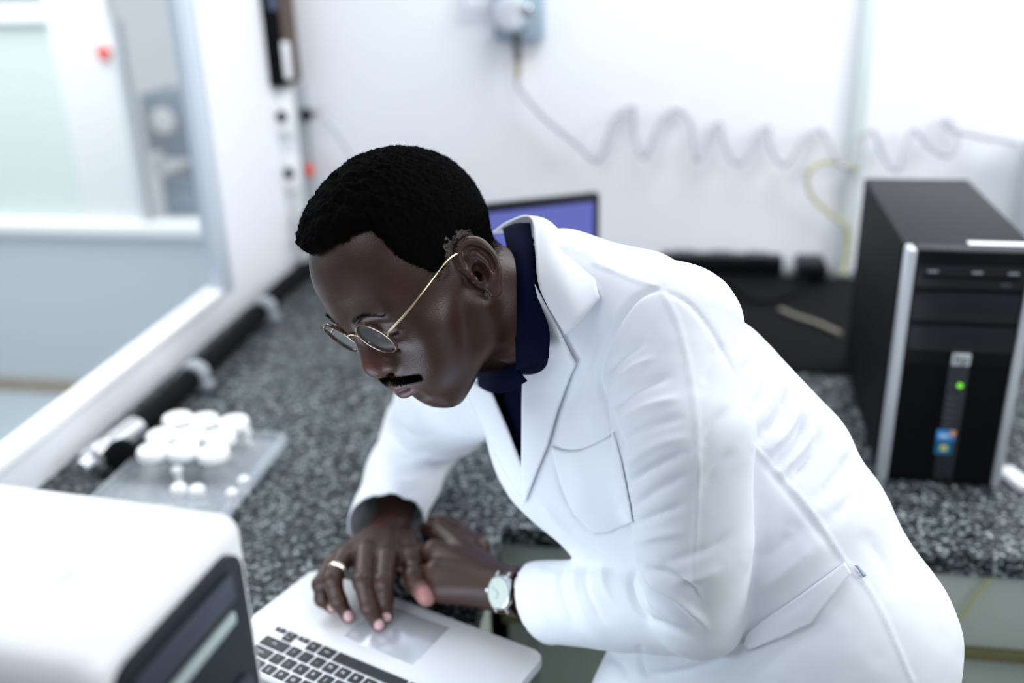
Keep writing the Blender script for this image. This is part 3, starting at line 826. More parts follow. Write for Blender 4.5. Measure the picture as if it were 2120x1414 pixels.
def vnoise(P, scale, seed=0):
    """cheap smooth value noise at points, about -1..1"""
    r = np.random.default_rng(seed); T = r.uniform(-1, 1, (32, 32, 32)).astype(np.float32)
    q = np.asarray(P) * scale; i = np.floor(q).astype(int); t = q - i; t = t * t * (3 - 2 * t)
    out = 0
    for a in (0, 1):
        for b in (0, 1):
            for c in (0, 1):
                wgt = (t[:, 0] if a else 1 - t[:, 0]) * (t[:, 1] if b else 1 - t[:, 1]) * (t[:, 2] if c else 1 - t[:, 2])
                out = out + wgt * T[(i[:, 0] + a) % 32, (i[:, 1] + b) % 32, (i[:, 2] + c) % 32]
    return out
def vnormals(V, Fq):
    n = np.zeros_like(V)
    a, b, c, d = [V[Fq[:, i]] for i in range(4)]
    fn = np.cross(c - a, d - b)
    for i in range(4): np.add.at(n, Fq[:, i], fn)
    return n / (np.linalg.norm(n, axis=1, keepdims=True) + 1e-12)
def smoothstep(a, b, x):
    t = np.clip((x - a) / (b - a), 0, 1); return t * t * (3 - 2 * t)
# ================================================================ the man: head
# head frame: x = his right, y = forward (face), z = up; origin midway between the ear canals
HO = np.array([-0.2471, 0.9545, 1.3792])
HR = np.array([[-0.7457, -0.4605, -0.4816], [0.6135, -0.7566, -0.2263], [-0.2602, -0.4641, 0.8467]])   # columns: right, forward, up
def h2w(P): return np.asarray(P) @ HR.T + HO
def w2h(P): return (np.asarray(P) - HO) @ HR
def hp(x, y, z): return h2w((x, y, z))

def build_head():
    F = Field((-0.10, -0.14, -0.17), (0.10, 0.15, 0.16), 0.0016)
    # skull
    F.ell((0, -0.006, 0.047), (0.0725, 0.094, 0.077), 0)
    F.ell((0, 0.039, 0.054), (0.066, 0.062, 0.064), 0.03)
    F.ell((0, 0.030, 0.005), (0.062, 0.062, 0.060), 0.03)
    # jaw and chin
    F.ell((0, 0.036, -0.052), (0.050, 0.048, 0.042), 0.03)
    F.ell((0, 0.066, -0.088), (0.024, 0.021, 0.018), 0.03)
    for s in (-1, 1):
        F.cone((s * 0.056, 0.006, -0.030), (s * 0.049, 0.020, -0.060), 0.015, 0.013, 0.02)
        F.cone((s * 0.049, 0.018, -0.062), (s * 0.014, 0.068, -0.094), 0.013, 0.014, 0.02)
        F.ell((s * 0.048, 0.058, -0.006), (0.020, 0.022, 0.017), 0.022)          # cheekbone
        F.ell((s * 0.036, 0.066, -0.036), (0.021, 0.020, 0.025), 0.028)           # cheek
        F.cone((s * 0.010, 0.093, 0.034), (s * 0.046, 0.079, 0.037), 0.0085, 0.009, 0.018)   # brow ridge
    F.ell((0, 0.080, -0.046), (0.032, 0.025, 0.027), 0.032)                       # muzzle
    # neck
    nb0 = (0, -0.030, -0.045); nb1 = w2h(at(1085, 640, 1.075))
    F.cone(nb0, nb1, 0.056, 0.062, 0.03)
    # orbits
    for s in (-1, 1):
        F.ell((s * 0.031, 0.103, 0.016), (0.017, 0.016, 0.0125), 0.012, 'cut')
        F.sph((s * 0.0315, 0.0765, 0.0155), 0.0150, 0.006)                        # lids over the eyeball, looking down
        F.cone((s * 0.0195, 0.0905, 0.0110), (s * 0.044, 0.0835, 0.0115), 0.0022, 0.0022, 0.004)
        F.cone((s * 0.019, 0.0935, 0.0078), (s * 0.045, 0.0850, 0.0082), 0.0009, 0.0009, 0.002, 'cut')
        F.cone((s * 0.018, 0.0915, 0.0235), (s * 0.044, 0.0835, 0.0245), 0.0010, 0.0010, 0.003, 'cut')
        F.cone((s * 0.020, 0.0880, -0.0035), (s * 0.043, 0.080, -0.006), 0.0045, 0.0045, 0.008)
        F.cone((s * 0.021, 0.0945, -0.0085), (s * 0.040, 0.0835, -0.013), 0.0010, 0.0010, 0.004, 'cut')
    # nose
    F.cone((0, 0.0915, 0.0320), (0, 0.1060, -0.0110), 0.0085, 0.0115, 0.012)
    F.sph((0, 0.1055, -0.0175), 0.0138, 0.010)
    for s in (-1, 1):
        F.ell((s * 0.0160, 0.0960, -0.0205), (0.0095, 0.0125, 0.0092), 0.006)
        F.cone((s * 0.0255, 0.090, -0.0160), (s * 0.0240, 0.0895, -0.0270), 0.0010, 0.0012, 0.004, 'cut')
        F.ell((s * 0.0080, 0.1020, -0.0310), (0.0044, 0.0062, 0.0045), 0.003, 'cut')
    F.cone((0, 0.103, -0.0320), (0, 0.1015, -0.0400), 0.0012, 0.0014, 0.004, 'cut')
    # lips
    up_ = [(-0.0265, 0.0865, -0.0520), (-0.015, 0.0990, -0.0480), (0, 0.1045, -0.0475), (0.015, 0.0990, -0.0480), (0.0265, 0.0865, -0.0520)]
    lo_ = [(-0.0245, 0.0865, -0.0555), (-0.014, 0.0965, -0.0585), (0, 0.1020, -0.0600), (0.014, 0.0965, -0.0585), (0.0245, 0.0865, -0.0555)]
    F.chain(up_, (0.002, 0.0050, 0.0054, 0.0050, 0.002), 0.004, 'add', 4)
    F.chain(lo_, (0.002, 0.0058, 0.0068, 0.0058, 0.002), 0.004, 'add', 4)
    F.chain([(-0.029, 0.0855, -0.0540), (-0.015, 0.1035, -0.0532), (0, 0.1105, -0.0536), (0.015, 0.1035, -0.0532), (0.029, 0.0855, -0.0540)], (0.0007, 0.0009, 0.0009, 0.0009, 0.0007), 0.003, 'cut', 4)
    F.cone((-0.012, 0.0985, -0.0720), (0.012, 0.0985, -0.0720), 0.0050, 0.0050, 0.010, 'cut')
    # ears
    for s in (-1, 1):
        az = math.radians(24)
        ox = np.array([s * math.sin(az), -math.cos(az), 0.0])      # towards the rim (back and out)
        tl = math.radians(-12)
        oz = np.array([0, math.sin(tl), math.cos(tl)]); oz -= ox * (ox @ oz); oz /= np.linalg.norm(oz)
        on_ = np.cross(ox, oz) * (s if True else 1)
        if on_[0] * s < 0: on_ = -on_
        c = np.array([s * 0.0740, -0.008, 0.001])
        E = lambda u, v, n=0: c + ox * u + oz * v + on_ * n
        B = np.stack([ox, oz, on_], 1)
        F.ell(E(0.004, 0.006), (0.0155, 0.0275, 0.0050), 0.004, 'add', B=B)
        F.ell(E(-0.002, -0.002, -0.004), (0.010, 0.018, 0.010), 0.006, 'add', B=B)
        helix = [E(-0.009, 0.004, 0.002), E(-0.0105, 0.018, 0.005), E(-0.004, 0.0315, 0.006), (E(0.008, 0.0335, 0.005)), E(0.0180, 0.0240, 0.005), E(0.0205, 0.008, 0.006), E(0.0165, -0.0085, 0.005), E(0.009, -0.0200, 0.003)]
        F.chain(helix, (0.0020, 0.0032, 0.0036, 0.0038, 0.0038, 0.0038, 0.0036, 0.0036), 0.003, 'add', 4)
        F.ell(E(0.0025, -0.0245, 0.002), (0.0082, 0.0090, 0.0042), 0.004, 'add', B=B)
        F.chain([E(0.000, 0.022, 0.003), E(0.009, 0.016, 0.005), E(0.0120, 0.004, 0.006), E(0.0085, -0.009, 0.005), E(0.002, -0.0145, 0.005)], (0.0020, 0.0026, 0.0028, 0.0026, 0.0022), 0.004, 'add', 4)
        F.ell(E(0.001, 0.000, 0.007), (0.0072, 0.0105, 0.0085), 0.003, 'cut', B=B)
        F.ell(E(-0.003, -0.004, 0.000), (0.0040, 0.0045, 0.0100), 0.002, 'cut', B=B)
        F.chain([E(0.014, 0.018, 0.009), E(0.0165, 0.006, 0.009), E(0.0130, -0.006, 0.008)], (0.0026, 0.0024, 0.002), 0.003, 'cut', 3)
        F.ell(E(0.003, 0.0235, 0.009), (0.0065, 0.0045, 0.0045), 0.003, 'cut', B=B)
        F.sph(E(-0.0080, -0.003, 0.0035), 0.0042, 0.003)          # tragus
    return F
HF = build_head()
HV, HQ = HF.mesh()

def head_colors(P):
    base = np.array([0.040, 0.0150, 0.0086])
    n = vnoise(P, 45, 3)[:, None] * 0.5 + vnoise(P, 160, 4)[:, None] * 0.5
    c = base * (1 + 0.16 * n)
    def blend(mask, col):
        nonlocal c
        c = c * (1 - mask[:, None]) + np.array(col) * mask[:, None]
    x, y, z = P[:, 0], P[:, 1], P[:, 2]
    lip = (smoothstep(0.027, 0.021, np.abs(x)) * smoothstep(-0.0685, -0.0655, z) * smoothstep(-0.0415, -0.045, z) * smoothstep(0.0845, 0.0895, y))
    blend(lip * 0.75, (0.115, 0.055, 0.052))
    nose = smoothstep(0.026, 0.012, np.abs(x)) * smoothstep(-0.044, -0.034, z) * smoothstep(0.010, -0.008, z) * smoothstep(0.090, 0.098, y)
    blend(nose * 0.75, (0.085, 0.028, 0.016))
    ear = smoothstep(0.076, 0.080, np.abs(x)) * smoothstep(0.012, 0.0, y)
    blend(ear * 0.5, (0.062, 0.026, 0.018))
    return c
HW = h2w(HV)
HBV = BVHTree.FromPolygons([Vector(v) for v in HV], HQ.tolist())      # in head coordinates
M_skin = mat('skin', (0.08, 0.04, 0.03), 0.36, vcol='skin', sss=0.04, bump=(900, 0.45, 0.0006), spec=0.5)
M_hair = mat('black_hair', (0.0022, 0.0021, 0.0021), 0.8, bump=(700, 1.0, 0.002), spec=0.25)
M_strand = mat('hair_strand', (0.0018, 0.0017, 0.0018), 0.85, spec=0.03)

HLP = [(0, .1025), (13, .1060), (30, .1050), (43, .1040), (48, .1010), (51.5, .089), (53.5, .072), (59, .053), (63, .040), (66, .024), (77, .020), (83, .030), (90, .037), (108, .034), (118, .012), (124, -.005), (135, -.015), (180, -.022)]
def hairline(P):
    phi = np.degrees(np.arctan2(np.abs(P[:, 0]), P[:, 1]))
    return np.interp(phi, [a for a, b in HLP], [b for a, b in HLP]), phi
def hairmask(P, wob=0.0015):
    hl, phi = hairline(P)
    return P[:, 2] - hl + wob * vnoise(P, 220, 9), phi
def hair_thick(P):
    d, phi = hairmask(P)
    q = (P - np.array([0.003, 0.009, 0.049])); e = np.linalg.norm(q / np.array([0.085, 0.112, 0.098]), axis=1); rr = np.linalg.norm(q, axis=1)
    full = np.clip((1 / e - 1) * rr, 0.0035, 0.024)
    full = 0.0010 + (full - 0.0010) * smoothstep(0.038, 0.088, P[:, 2])
    edge = np.where(phi < 50, 0.006, 0.022)
    return full * smoothstep(-0.0005, edge, d) ** 0.6 * (d > -0.0005), d
HN = vnormals(HV, HQ)
if ((HN * (HV - np.array([0, 0, 0.04]))).sum(1)).mean() < 0:
    HQ = HQ[:, ::-1]; HN = -HN
t_, d_ = hair_thick(HV)
notear = ~((np.abs(HV[:, 0]) > 0.0715) & (HV[:, 2] < 0.037) & (HV[:, 1] < 0.012) & (HV[:, 1] > -0.045))
phi0 = np.degrees(np.arctan2(np.abs(HV[:, 0]), HV[:, 1]))
fadew = 0.015 * smoothstep(55, 72, phi0)
sel = (d_ > fadew * (0.75 + 0.45 * vnoise(HV, 300, 21) + 0.35 * vnoise(HV, 120, 22))) & notear
fsel = sel[HQ].all(1)
fq = HQ[fsel]; used = np.unique(fq); remap = -np.ones(len(HV), int); remap[used] = np.arange(len(used))
base_v = HV[used]; th = t_[used]
lump = 1 + 0.10 * vnoise(base_v, 130, 2) + 0.10 * vnoise(base_v, 420, 5)
out_v = base_v + HN[used] * (th * lump)[:, None] + HN[used] * 0.0003
hair_shell_v, hair_shell_f = out_v, remap[fq]
hair_nrm = HN[used]

def strands(P, N, D, length, rad, curl, seg=3, jit=0.35):
    """short curved hairs as thin three-sided tubes: P roots, N normals, D lean direction"""
    n = len(P)
    d = N + D + rng.normal(0, jit, (n, 3)); d /= np.linalg.norm(d, axis=1, keepdims=True)
    side = np.cross(d, rng.normal(0, 1, (n, 3))); side /= np.linalg.norm(side, axis=1, keepdims=True)
    bin_ = np.cross(d, side)
    L = length * rng.uniform(0.6, 1.25, n)
    cu = curl * rng.uniform(0.4, 1.4, n)
    vs = []
    for k in range(seg + 1):
        t = k / seg
        c = P + d * (L * t * (1 - 0.25 * t * cu))[:, None] + side * (L * cu * 0.45 * t * t)[:, None]
        r = rad * (1 - 0.6 * t)
        for q in range(3):
            a = 2 * PI * q / 3
            vs.append(c + side * (r * math.cos(a)) + bin_ * (r * math.sin(a)))
    V = np.stack(vs, 1).reshape(-1, 3)
    per = 3 * (seg + 1); fs = []
    base = np.arange(n)[:, None] * per
    for k in range(seg):
        for q in range(3):
            fs.append(base + np.array([[k * 3 + q, k * 3 + (q + 1) % 3, (k + 1) * 3 + (q + 1) % 3, (k + 1) * 3 + q]]))
    return V, np.concatenate(fs)

def join(parts):
    V, Fc, o = [], [], 0
    for v, f in parts:
        V.append(v); Fc.append(f + o); o += len(v)
    return np.concatenate(V), np.concatenate(Fc)

# hair: dense shell plus short curls; thin out towards the faded sides
cen = out_v[hair_shell_f].mean(1); fn = hair_nrm[hair_shell_f].mean(1)
dd = d_[used][hair_shell_f].mean(1)
pick = rng.choice(len(cen), 52000, replace=True)
keep = rng.uniform(0, 1, len(pick)) < np.clip(0.25 + dd[pick] * 22, 0, 1)
pick = pick[keep]
roots = cen[pick] + rng.normal(0, 0.0007, (len(pick), 3))
SV, SF = strands(roots - fn[pick] * 0.0006, fn[pick], np.array([[0, 0.15, -0.1]]), 0.0024, 0.00013, 1.6)
# sparse stubble beyond the hairline edge (temples and sideburn)
phi_all = np.degrees(np.arctan2(np.abs(HV[:, 0]), HV[:, 1]))
edge_i = np.where((d_ < 0.003) & (d_ > -0.010) & (phi_all > 45) & notear)[0]
e = rng.choice(edge_i, 2600); e = e[rng.uniform(0, 1, len(e)) < smoothstep(-0.010, 0.002, d_[e]) ** 1.5]
EV, EF = strands(HV[e], HN[e], np.array([[0, 0.3, -0.6]]), 0.0016, 0.00009, 1.0)
fade_i = np.where((d_ > -0.002) & (d_ < 0.048) & (phi0 > 55) & notear)[0]
e = rng.choice(fade_i, 60000); e = e[rng.uniform(0, 1, len(e)) < np.clip(0.10 + d_[e] * 42, 0, 1)]
FV, FF = strands(HV[e] + rng.normal(0, 0.0006, (len(e), 3)), HN[e], np.array([[0, -0.3, -0.2]]), 0.0022, 0.00014, 1.4)
hair_parts = join([(hair_shell_v, hair_shell_f), (SV, SF), (EV, EF), (FV, FF)])

def on_face(x, z):
    h = HBV.ray_cast(Vector((x, 0.25, z)), Vector((0, -1, 0)))
    return np.array(h[0]), np.array(h[1])
# moustache
mp, mn = [], []
for k in range(8500):
    x = rng.uniform(-0.037, 0.037); a = abs(x) / 0.037
    z = rng.uniform(-0.0430 - 0.0040 * a ** 1.6, -0.0322 - 0.0078 * a ** 1.3)
    if abs(x) < 0.0025 and rng.uniform() < 0.5: continue
    p, n = on_face(x, z)
    if n[1] < 0: n = -n
    mp.append(p - n * 0.0003); mn.append(n * 0.22 + np.array([np.sign(x) * (0.5 + 0.7 * a), -0.05, -0.8]))
mp, mn = np.array(mp), np.array(mn)
mous = strands(mp, mn, np.zeros((1, 3)), 0.0046, 0.00013, 0.9, 3, 0.34)
# eyebrows: short sparse hairs along the brow ridge
def brow(s):
    pp_, nn_ = [], []
    for k in range(300):
        t = rng.uniform(0, 1)
        x = s * (0.015 + 0.036 * t); z = 0.0375 + 0.006 * math.sin(PI * min(t * 1.1, 1)) - 0.004 * t + rng.normal(0, 0.0013 * (1.2 - t))
        p, n = on_face(x, z)
        if n[1] < 0: n = -n
        pp_.append(p); nn_.append(n * 0.35 + np.array([s * 0.9, -0.4, 0.35]))
    return strands(np.array(pp_), np.array(nn_), np.zeros((1, 3)), 0.0055, 0.00009, 0.5, 3, 0.15)
def lashes(s):
    pp_, nn_ = [], []
    for k in range(70):
        t = k / 69
        p, n = on_face(s * (0.0205 + 0.023 * t), 0.0088 + 0.0012 * math.sin(PI * t))
        pp_.append(p); nn_.append(np.array([s * 0.25, 0.7, -0.75]))
    return strands(np.array(pp_), np.array(nn_), np.zeros((1, 3)), 0.0045, 0.00012, 0.3, 3, 0.1)

_hc = head_colors
def head_colors(P):                     # close-cropped stubble tints the scalp
    c = _hc(P); d, ph = hairmask(P)
    m = smoothstep(-0.003, 0.014, d) * (0.72 + 0.2 * vnoise(P, 500, 31))
    return c * (1 - m[:, None]) + np.array([0.006, 0.005, 0.0045]) * m[:, None]

def hpart(name, VF, m, parent, smooth=True):
    return npobj(name, h2w(VF[0]), VF[1], m, parent, smooth)

# ---------------------------------------------------------------- glasses (worn, a thing of their own)
GF = RT * -0.47 + UP * -0.80 - FW * 0.38; GF /= np.linalg.norm(GF)
GL = RT * 0.625 - FW * 0.78; GL -= GF * (GF @ GL); GL /= np.linalg.norm(GL)
GU = np.cross(GF, GL)
gx, gy, gd = project(h2w((0, 0.119, 0.006)))
GC = at(741, 703, float(gd) - 0.002)
GLS = empty('eyeglasses', GC, 'thin round tortoiseshell and gold glasses low on the man\'s nose', 'glasses')
def G(u, v, n=0.0): return Vector(GL * u + GU * v + GF * n)        # u to his left, v up, n outwards
M_tort = mat('tortoiseshell', (0.032, 0.010, 0.004), 0.15, coat=0.3)
M_gold = mat('gold_wire', (0.72, 0.56, 0.36), 0.22, 1.0)
M_lens = mat('spectacle_lens', (0.80, 0.86, 0.90), 0.02, alpha=0.04, spec=0.4)
def ring_pts(cu, r, n=48, wrap=0.0):
    return [G(cu + r * math.cos(2 * PI * k / n), r * 0.96 * math.sin(2 * PI * k / n), -wrap * abs(cu + r * math.cos(2 * PI * k / n))) for k in range(n)]
def torus(bm, pts, r, seg=10, nrm=None):
    n = len(pts); rings = []
    for i, p in enumerate(pts):
        d = (pts[(i + 1) % n] - pts[i - 1]).normalized()
        a = Vector(nrm); a = (a - d * a.dot(d)).normalized(); b = d.cross(a)
        rings.append([bm.verts.new(p + a * r * math.cos(2 * PI * q / seg) + b * r * math.sin(2 * PI * q / seg)) for q in range(seg)])
    for i in range(n):
        for q in range(seg):
            bm.faces.new((rings[i][q], rings[i][(q + 1) % seg], rings[(i + 1) % n][(q + 1) % seg], rings[(i + 1) % n][q]))
    return bm
for s in (1, -1):
    cu = s * 0.0325
    rim = obj('rim', torus(nb(), ring_pts(cu, 0.0220, wrap=0.06), 0.0020, nrm=GF), M_tort, GLS, True)
    obj('rim_wire', torus(nb(), [p + Vector(GF) * 0.0016 for p in ring_pts(cu, 0.0222, wrap=0.06)], 0.00045, nrm=GF), M_gold, rim, True)
    bm = nb(); pts = ring_pts(cu, 0.0217, wrap=0.06)
    prism(bm, [p - Vector(GF) * 0.0006 for p in pts], Vector(GF) * 0.0011)
    obj('lens', bm, M_lens, GLS)
    c = G(s * 0.0115, -0.006, -0.006)
    obj('nose_pad', lathe(nb(), c, G(s * 0.6, 0, -0.5), [(0.0001, -0.001), (0.0035, -0.0006), (0.0038, 0.0004), (0.0001, 0.0012)], 16), M_lens, GLS, True)
    obj('pad_arm', tube(nb(), spline([G(s * 0.0118, 0.002, 0), G(s * 0.009, 0.001, -0.004), G(s * 0.0112, -0.005, -0.006)], 6), 0.0004, 6), M_gold, GLS, True)
obj('bridge', tube(nb(), spline([G(-0.0108, 0.005, 0.0), G(-0.005, 0.0085, 0.0012), G(0.005, 0.0085, 0.0012), G(0.0108, 0.005, 0.0)], 8), 0.0010, 10), M_gold, GLS, True)
def head_plane(px, py, xl):
    o = w2h(EYE); d = w2h(EYE + ray(px, py)) - o
    return h2w(o + d * (xl - o[0]) / d[0])
hinge = Vector(GC) + G(0.0545, 0.0035, -0.0035)
tp = [hinge] + [Vector(head_plane(x, y, xl)) for x, y, xl in ((846, 642, -0.0795), (905, 565, -0.0800), (926, 539, -0.0800), (943, 527, -0.0790), (953, 521, -0.0770))]
tp = [p - Vector(GC) for p in tp]
arm = obj('temple', tube(nb(), spline(tp, 8), 0.0010, 10), M_gold, GLS, True)
e0 = tp[-1]
tip = [e0, Vector(hp(-0.0775, -0.004, 0.0370)) - Vector(GC), Vector(hp(-0.0765, -0.0145, 0.0310)) - Vector(GC), Vector(hp(-0.074, -0.022, 0.012)) - Vector(GC)]
obj('temple_tip', tube(nb(), spline([tp[-1], *tip[1:]], 6), 0.0016, 10), MT['matte'], arm, True)
obj('hinge', box(nb(), hinge - Vector(GC), (0.004, 0.003, 0.003), bevel=0.0005), M_gold, arm)
mtp = [G(-0.0545, 0.0035, -0.0035), Vector(hp(0.0785, 0.060, 0.020)) - Vector(GC), Vector(hp(0.0790, 0.020, 0.035)) - Vector(GC), Vector(hp(0.0785, 0.0, 0.038)) - Vector(GC)]
arm2 = obj('temple', tube(nb(), spline(mtp, 10), 0.0010, 10), M_gold, GLS, True)
obj('temple_tip', tube(nb(), spline([mtp[-1], Vector(hp(0.0765, -0.0145, 0.0310)) - Vector(GC), Vector(hp(0.074, -0.022, 0.012)) - Vector(GC)], 6), 0.0016, 10), MT['matte'], arm2, True)
# ================================================================ the man: body, hands, clothes
def torso(F, o, k=0.035):
    """o: offset of the surface (cloth thickness / inner layers)"""
    c = F.cone
    near = [at(1325, 710, 1.065), at(1415, 875, 1.075), at(1625, 1120, 1.065), at(1735, 1330, 1.04), at(1745, 1560, 1.06)]
    rn = [0.080, 0.099, 0.103, 0.102, 0.096]
    far = [at(1090, 755, 1.19), at(1215, 905, 1.17), at(1440, 1170, 1.15), at(1560, 1350, 1.15), at(1620, 1560, 1.15)]
    rf = [0.075, 0.102, 0.105, 0.112, 0.120]
    for i in range(4):
        c(near[i], near[i + 1], rn[i] + o, rn[i + 1] + o, k)
        c(far[i], far[i + 1], rf[i] + o, rf[i + 1] + o, k)
    for i, (p, q) in enumerate(((0.078, 0.072), (0.096, 0.100), (0.098, 0.103), (0.112, 0.112))):
        c(near[i], far[i], p + o, q + o, k)
    c(at(1500, 765, 1.07), at(1640, 930, 1.06), 0.050 + o, 0.058 + o, 0.03)
    # shoulders and the slope up to the neck
    c(at(1330, 655, 1.01), at(1160, 600, 1.05), 0.057 + o, 0.050 + o, 0.035)
    c(at(1320, 610, 1.08), at(1180, 570, 1.09), 0.044 + o, 0.044 + o, 0.035)
    c(at(1160, 600, 1.07), at(1000, 730, 1.20), 0.052 + o, 0.048 + o, 0.035)
ARM_N = [(1392, 690, 0.985), (1415, 900, 0.942), (1434, 1110, 0.960), (1446, 1258, 1.008)]
RAD_N = [0.071, 0.066, 0.057, 0.051]
FORE_N = [(1435, 1264, 1.03), (1290, 1252, 1.10), (1115, 1245, 1.205)]
FRAD_N = [0.047, 0.050, 0.0475]
ARM_F = [(975, 790, 1.255), (915, 850, 1.42), (880, 893, 1.545)]
RAD_F = [0.075, 0.066, 0.062]
FORE_F = [(880, 895, 1.55), (835, 985, 1.465), (793, 1100, 1.352)]
FRAD_F = [0.062, 0.053, 0.051]
def sleeves(F, o=0.0, k=0.022):
    A = [at(*p) for p in ARM_N]; B = [at(*p) for p in FORE_N]
    F.cone(A[0], A[1], RAD_N[0] + o, RAD_N[1] + o, 0.016)
    F.chain(A[1:], [r + o for r in RAD_N[1:]], 0.005)
    F.chain(B, [r + o for r in FRAD_N], 0.006)
    C_ = [at(*p) for p in ARM_F]; D = [at(*p) for p in FORE_F]
    F.chain(C_, [r + o for r in RAD_F], k)
    F.chain(D, [r + o for r in FRAD_F], 0.02)

CLO, CHI = (-0.50, 0.70, 0.44), (0.52, 1.50, 1.52)
F = Field(CLO, CHI, 0.003)
torso(F, 0.0)
# skirt of the coat down to the knees
hipn, hipf = at(1765, 1560, 1.06), at(1620, 1560, 1.15)
kn, kf = np.array([0.27, 0.84, 0.40]), np.array([0.17, 0.99, 0.40])
F.cone(hipn, kn, 0.102, 0.140, 0.04); F.cone(hipf, kf, 0.12, 0.145, 0.04)
F.cone((hipn + hipf) / 2, (kn + kf) / 2, 0.12, 0.15, 0.04)
sleeves(F)
F.cone(at(1405, 1290, 1.17), at(1362, 1500, 1.16), 0.070, 0.080, 0.008)
F.cone(at(1362, 1500, 1.16), np.array([0.085, 0.945, 0.40]), 0.080, 0.105, 0.03)
CV, CQ = F.mesh()
CN = vnormals(CV, CQ)
cc_ = at(1440, 870, 1.05)
if ((CN * (CV - CV.mean(0))).sum(1)).mean() < 0: CQ = CQ[:, ::-1]; CN = -CN
for _ in range(2):                                   # light relaxation of grid stepping
    e = np.concatenate([CQ[:, [0, 1]], CQ[:, [1, 2]], CQ[:, [2, 3]], CQ[:, [3, 0]]])
    s_ = np.zeros_like(CV); n_ = np.zeros(len(CV))
    np.add.at(s_, e[:, 0], CV[e[:, 1]]); np.add.at(s_, e[:, 1], CV[e[:, 0]])
    np.add.at(n_, e[:, 0], 1); np.add.at(n_, e[:, 1], 1)
    CV = CV * 0.5 + 0.5 * s_ / n_[:, None]
M_coat = mat('white_cotton', (0.82, 0.85, 0.90), 0.75, bump=(1500, 0.12, 0.0003), sheen=0.15)
M_navy = mat('navy_knit', (0.0018, 0.0035, 0.018), 0.9, bump=(1800, 0.3, 0.0004), spec=0.08)
M_trouser = mat('dark_trousers', (0.03, 0.035, 0.05), 0.8)
# ---------------------------------------------------------------- hands (world coordinates, resting on bench and trackpad)
def hzn(p): return np.array(hz(p[0], p[1], p[2]))
def finger(F, pts, rs, k=0.004):
    P = [hzn(p) for p in pts]
    for i in range(len(P) - 1): F.cone(P[i], P[i + 1], rs[i], rs[i + 1], k)
    for i in range(1, len(P) - 1): F.sph(P[i], rs[i] * 1.01, k)                      # knuckle swelling
    return P
nails = []                      # (centre, normal, radius) for colour
pads = []
def add_nail(P, up, r=0.0070):
    d = P[-1] - P[-2]; d /= np.linalg.norm(d)
    n = up - d * (up @ d); n /= np.linalg.norm(n)
    nails.append((P[-1] + n * 0.006 - d * 0.001, n, r)); return d, n

# right hand on the trackpad
RHW = [  # knuckle chain, index to little finger
    [(800, 1156, 0.974), (794, 1206, 0.966), (795, 1243, 0.946), (800, 1274, 0.9265)],
    [(757, 1143, 0.978), (752, 1204, 0.972), (765, 1258, 0.946), (783, 1293, 0.9255)],
    [(715, 1150, 0.973), (688, 1200, 0.968), (700, 1244, 0.945), (720, 1276, 0.9265)],
    [(686, 1168, 0.963), (664, 1210, 0.955), (667, 1240, 0.938), (687, 1259, 0.9265)]]
RR = [(0.0138, 0.0126, 0.0112, 0.0088), (0.0138, 0.0124, 0.0110, 0.0086), (0.0130, 0.0118, 0.0104, 0.0084), (0.0115, 0.0104, 0.0092, 0.0076)]
wristR = hzn((812, 1084, 0.962))
lo = np.array([-0.50, 0.93, 0.91]); hi = np.array([-0.27, 1.30, 1.03])
F = Field(lo, hi, 0.0013)
foreR = at(*FORE_F[1])
axR = wristR - foreR; axR /= np.linalg.norm(axR)
F.cone(wristR - axR * 0.10, wristR, 0.034, 0.0255, 0.01, sq=(np.array([0, 0, 1.0]), 1.25))
fR = []
for pts, rs in zip(RHW, RR):
    m = hzn(pts[0]); root = wristR + (m - wristR) * 0.12
    F.cone(root + np.array([0, 0, -0.003]), m + np.array([0, 0, -0.004]), 0.0165, 0.0125, 0.016)
    F.cone(root + np.array([0, 0, 0.002]), m, 0.0085, 0.0095, 0.010)                  # tendon ridge
for pts, rs in zip(RHW, RR):
    P = finger(F, pts, rs); fR.append(P)
    d, n = add_nail(P, np.array([0.0, -0.35, 1.0]))
tR = finger(F, [(838, 1120, 0.955), (856, 1164, 0.955), (858, 1200, 0.953), (883, 1234, 0.946)], (0.0180, 0.0155, 0.0142, 0.0128), 0.008)
F.cone(hzn((800, 1156, 0.964)), hzn((858, 1160, 0.950)), 0.010, 0.0105, 0.016)       # web of the thumb
F.cone(hzn((790, 1120, 0.955)), hzn((850, 1160, 0.945)), 0.013, 0.012, 0.016)
VR, QR = F.mesh()

# left hand lying on the bench, fingers curled under
ax_ = at(*FORE_N[2]) - at(*FORE_N[1]); ax_ /= np.linalg.norm(ax_)
wristL = hzn((1066, 1224, 0.962))
LHW = [
    [(910, 1098, 0.962), (884, 1098, 0.950), (886, 1112, 0.921), (908, 1122, 0.915)],
    [(898, 1138, 0.972), (868, 1140, 0.957), (870, 1154, 0.924), (893, 1165, 0.915)],
    [(902, 1180, 0.968), (873, 1186, 0.953), (876, 1200, 0.922), (900, 1208, 0.914)],
    [(918, 1216, 0.955), (892, 1222, 0.940), (896, 1232, 0.918), (916, 1234, 0.913)]]
LR = [(0.0112, 0.0096, 0.0084, 0.0074), (0.0116, 0.0100, 0.0086, 0.0076), (0.0110, 0.0096, 0.0082, 0.0072), (0.0100, 0.0086, 0.0076, 0.0066)]
F = Field((-0.43, 0.90, 0.89), (-0.07, 1.27, 1.06), 0.0013)
foreL = at(*FORE_N[1])
axL = wristL - foreL; axL /= np.linalg.norm(axL)
F.cone(wristL - axL * 0.12, wristL, 0.034, 0.0240, 0.01)
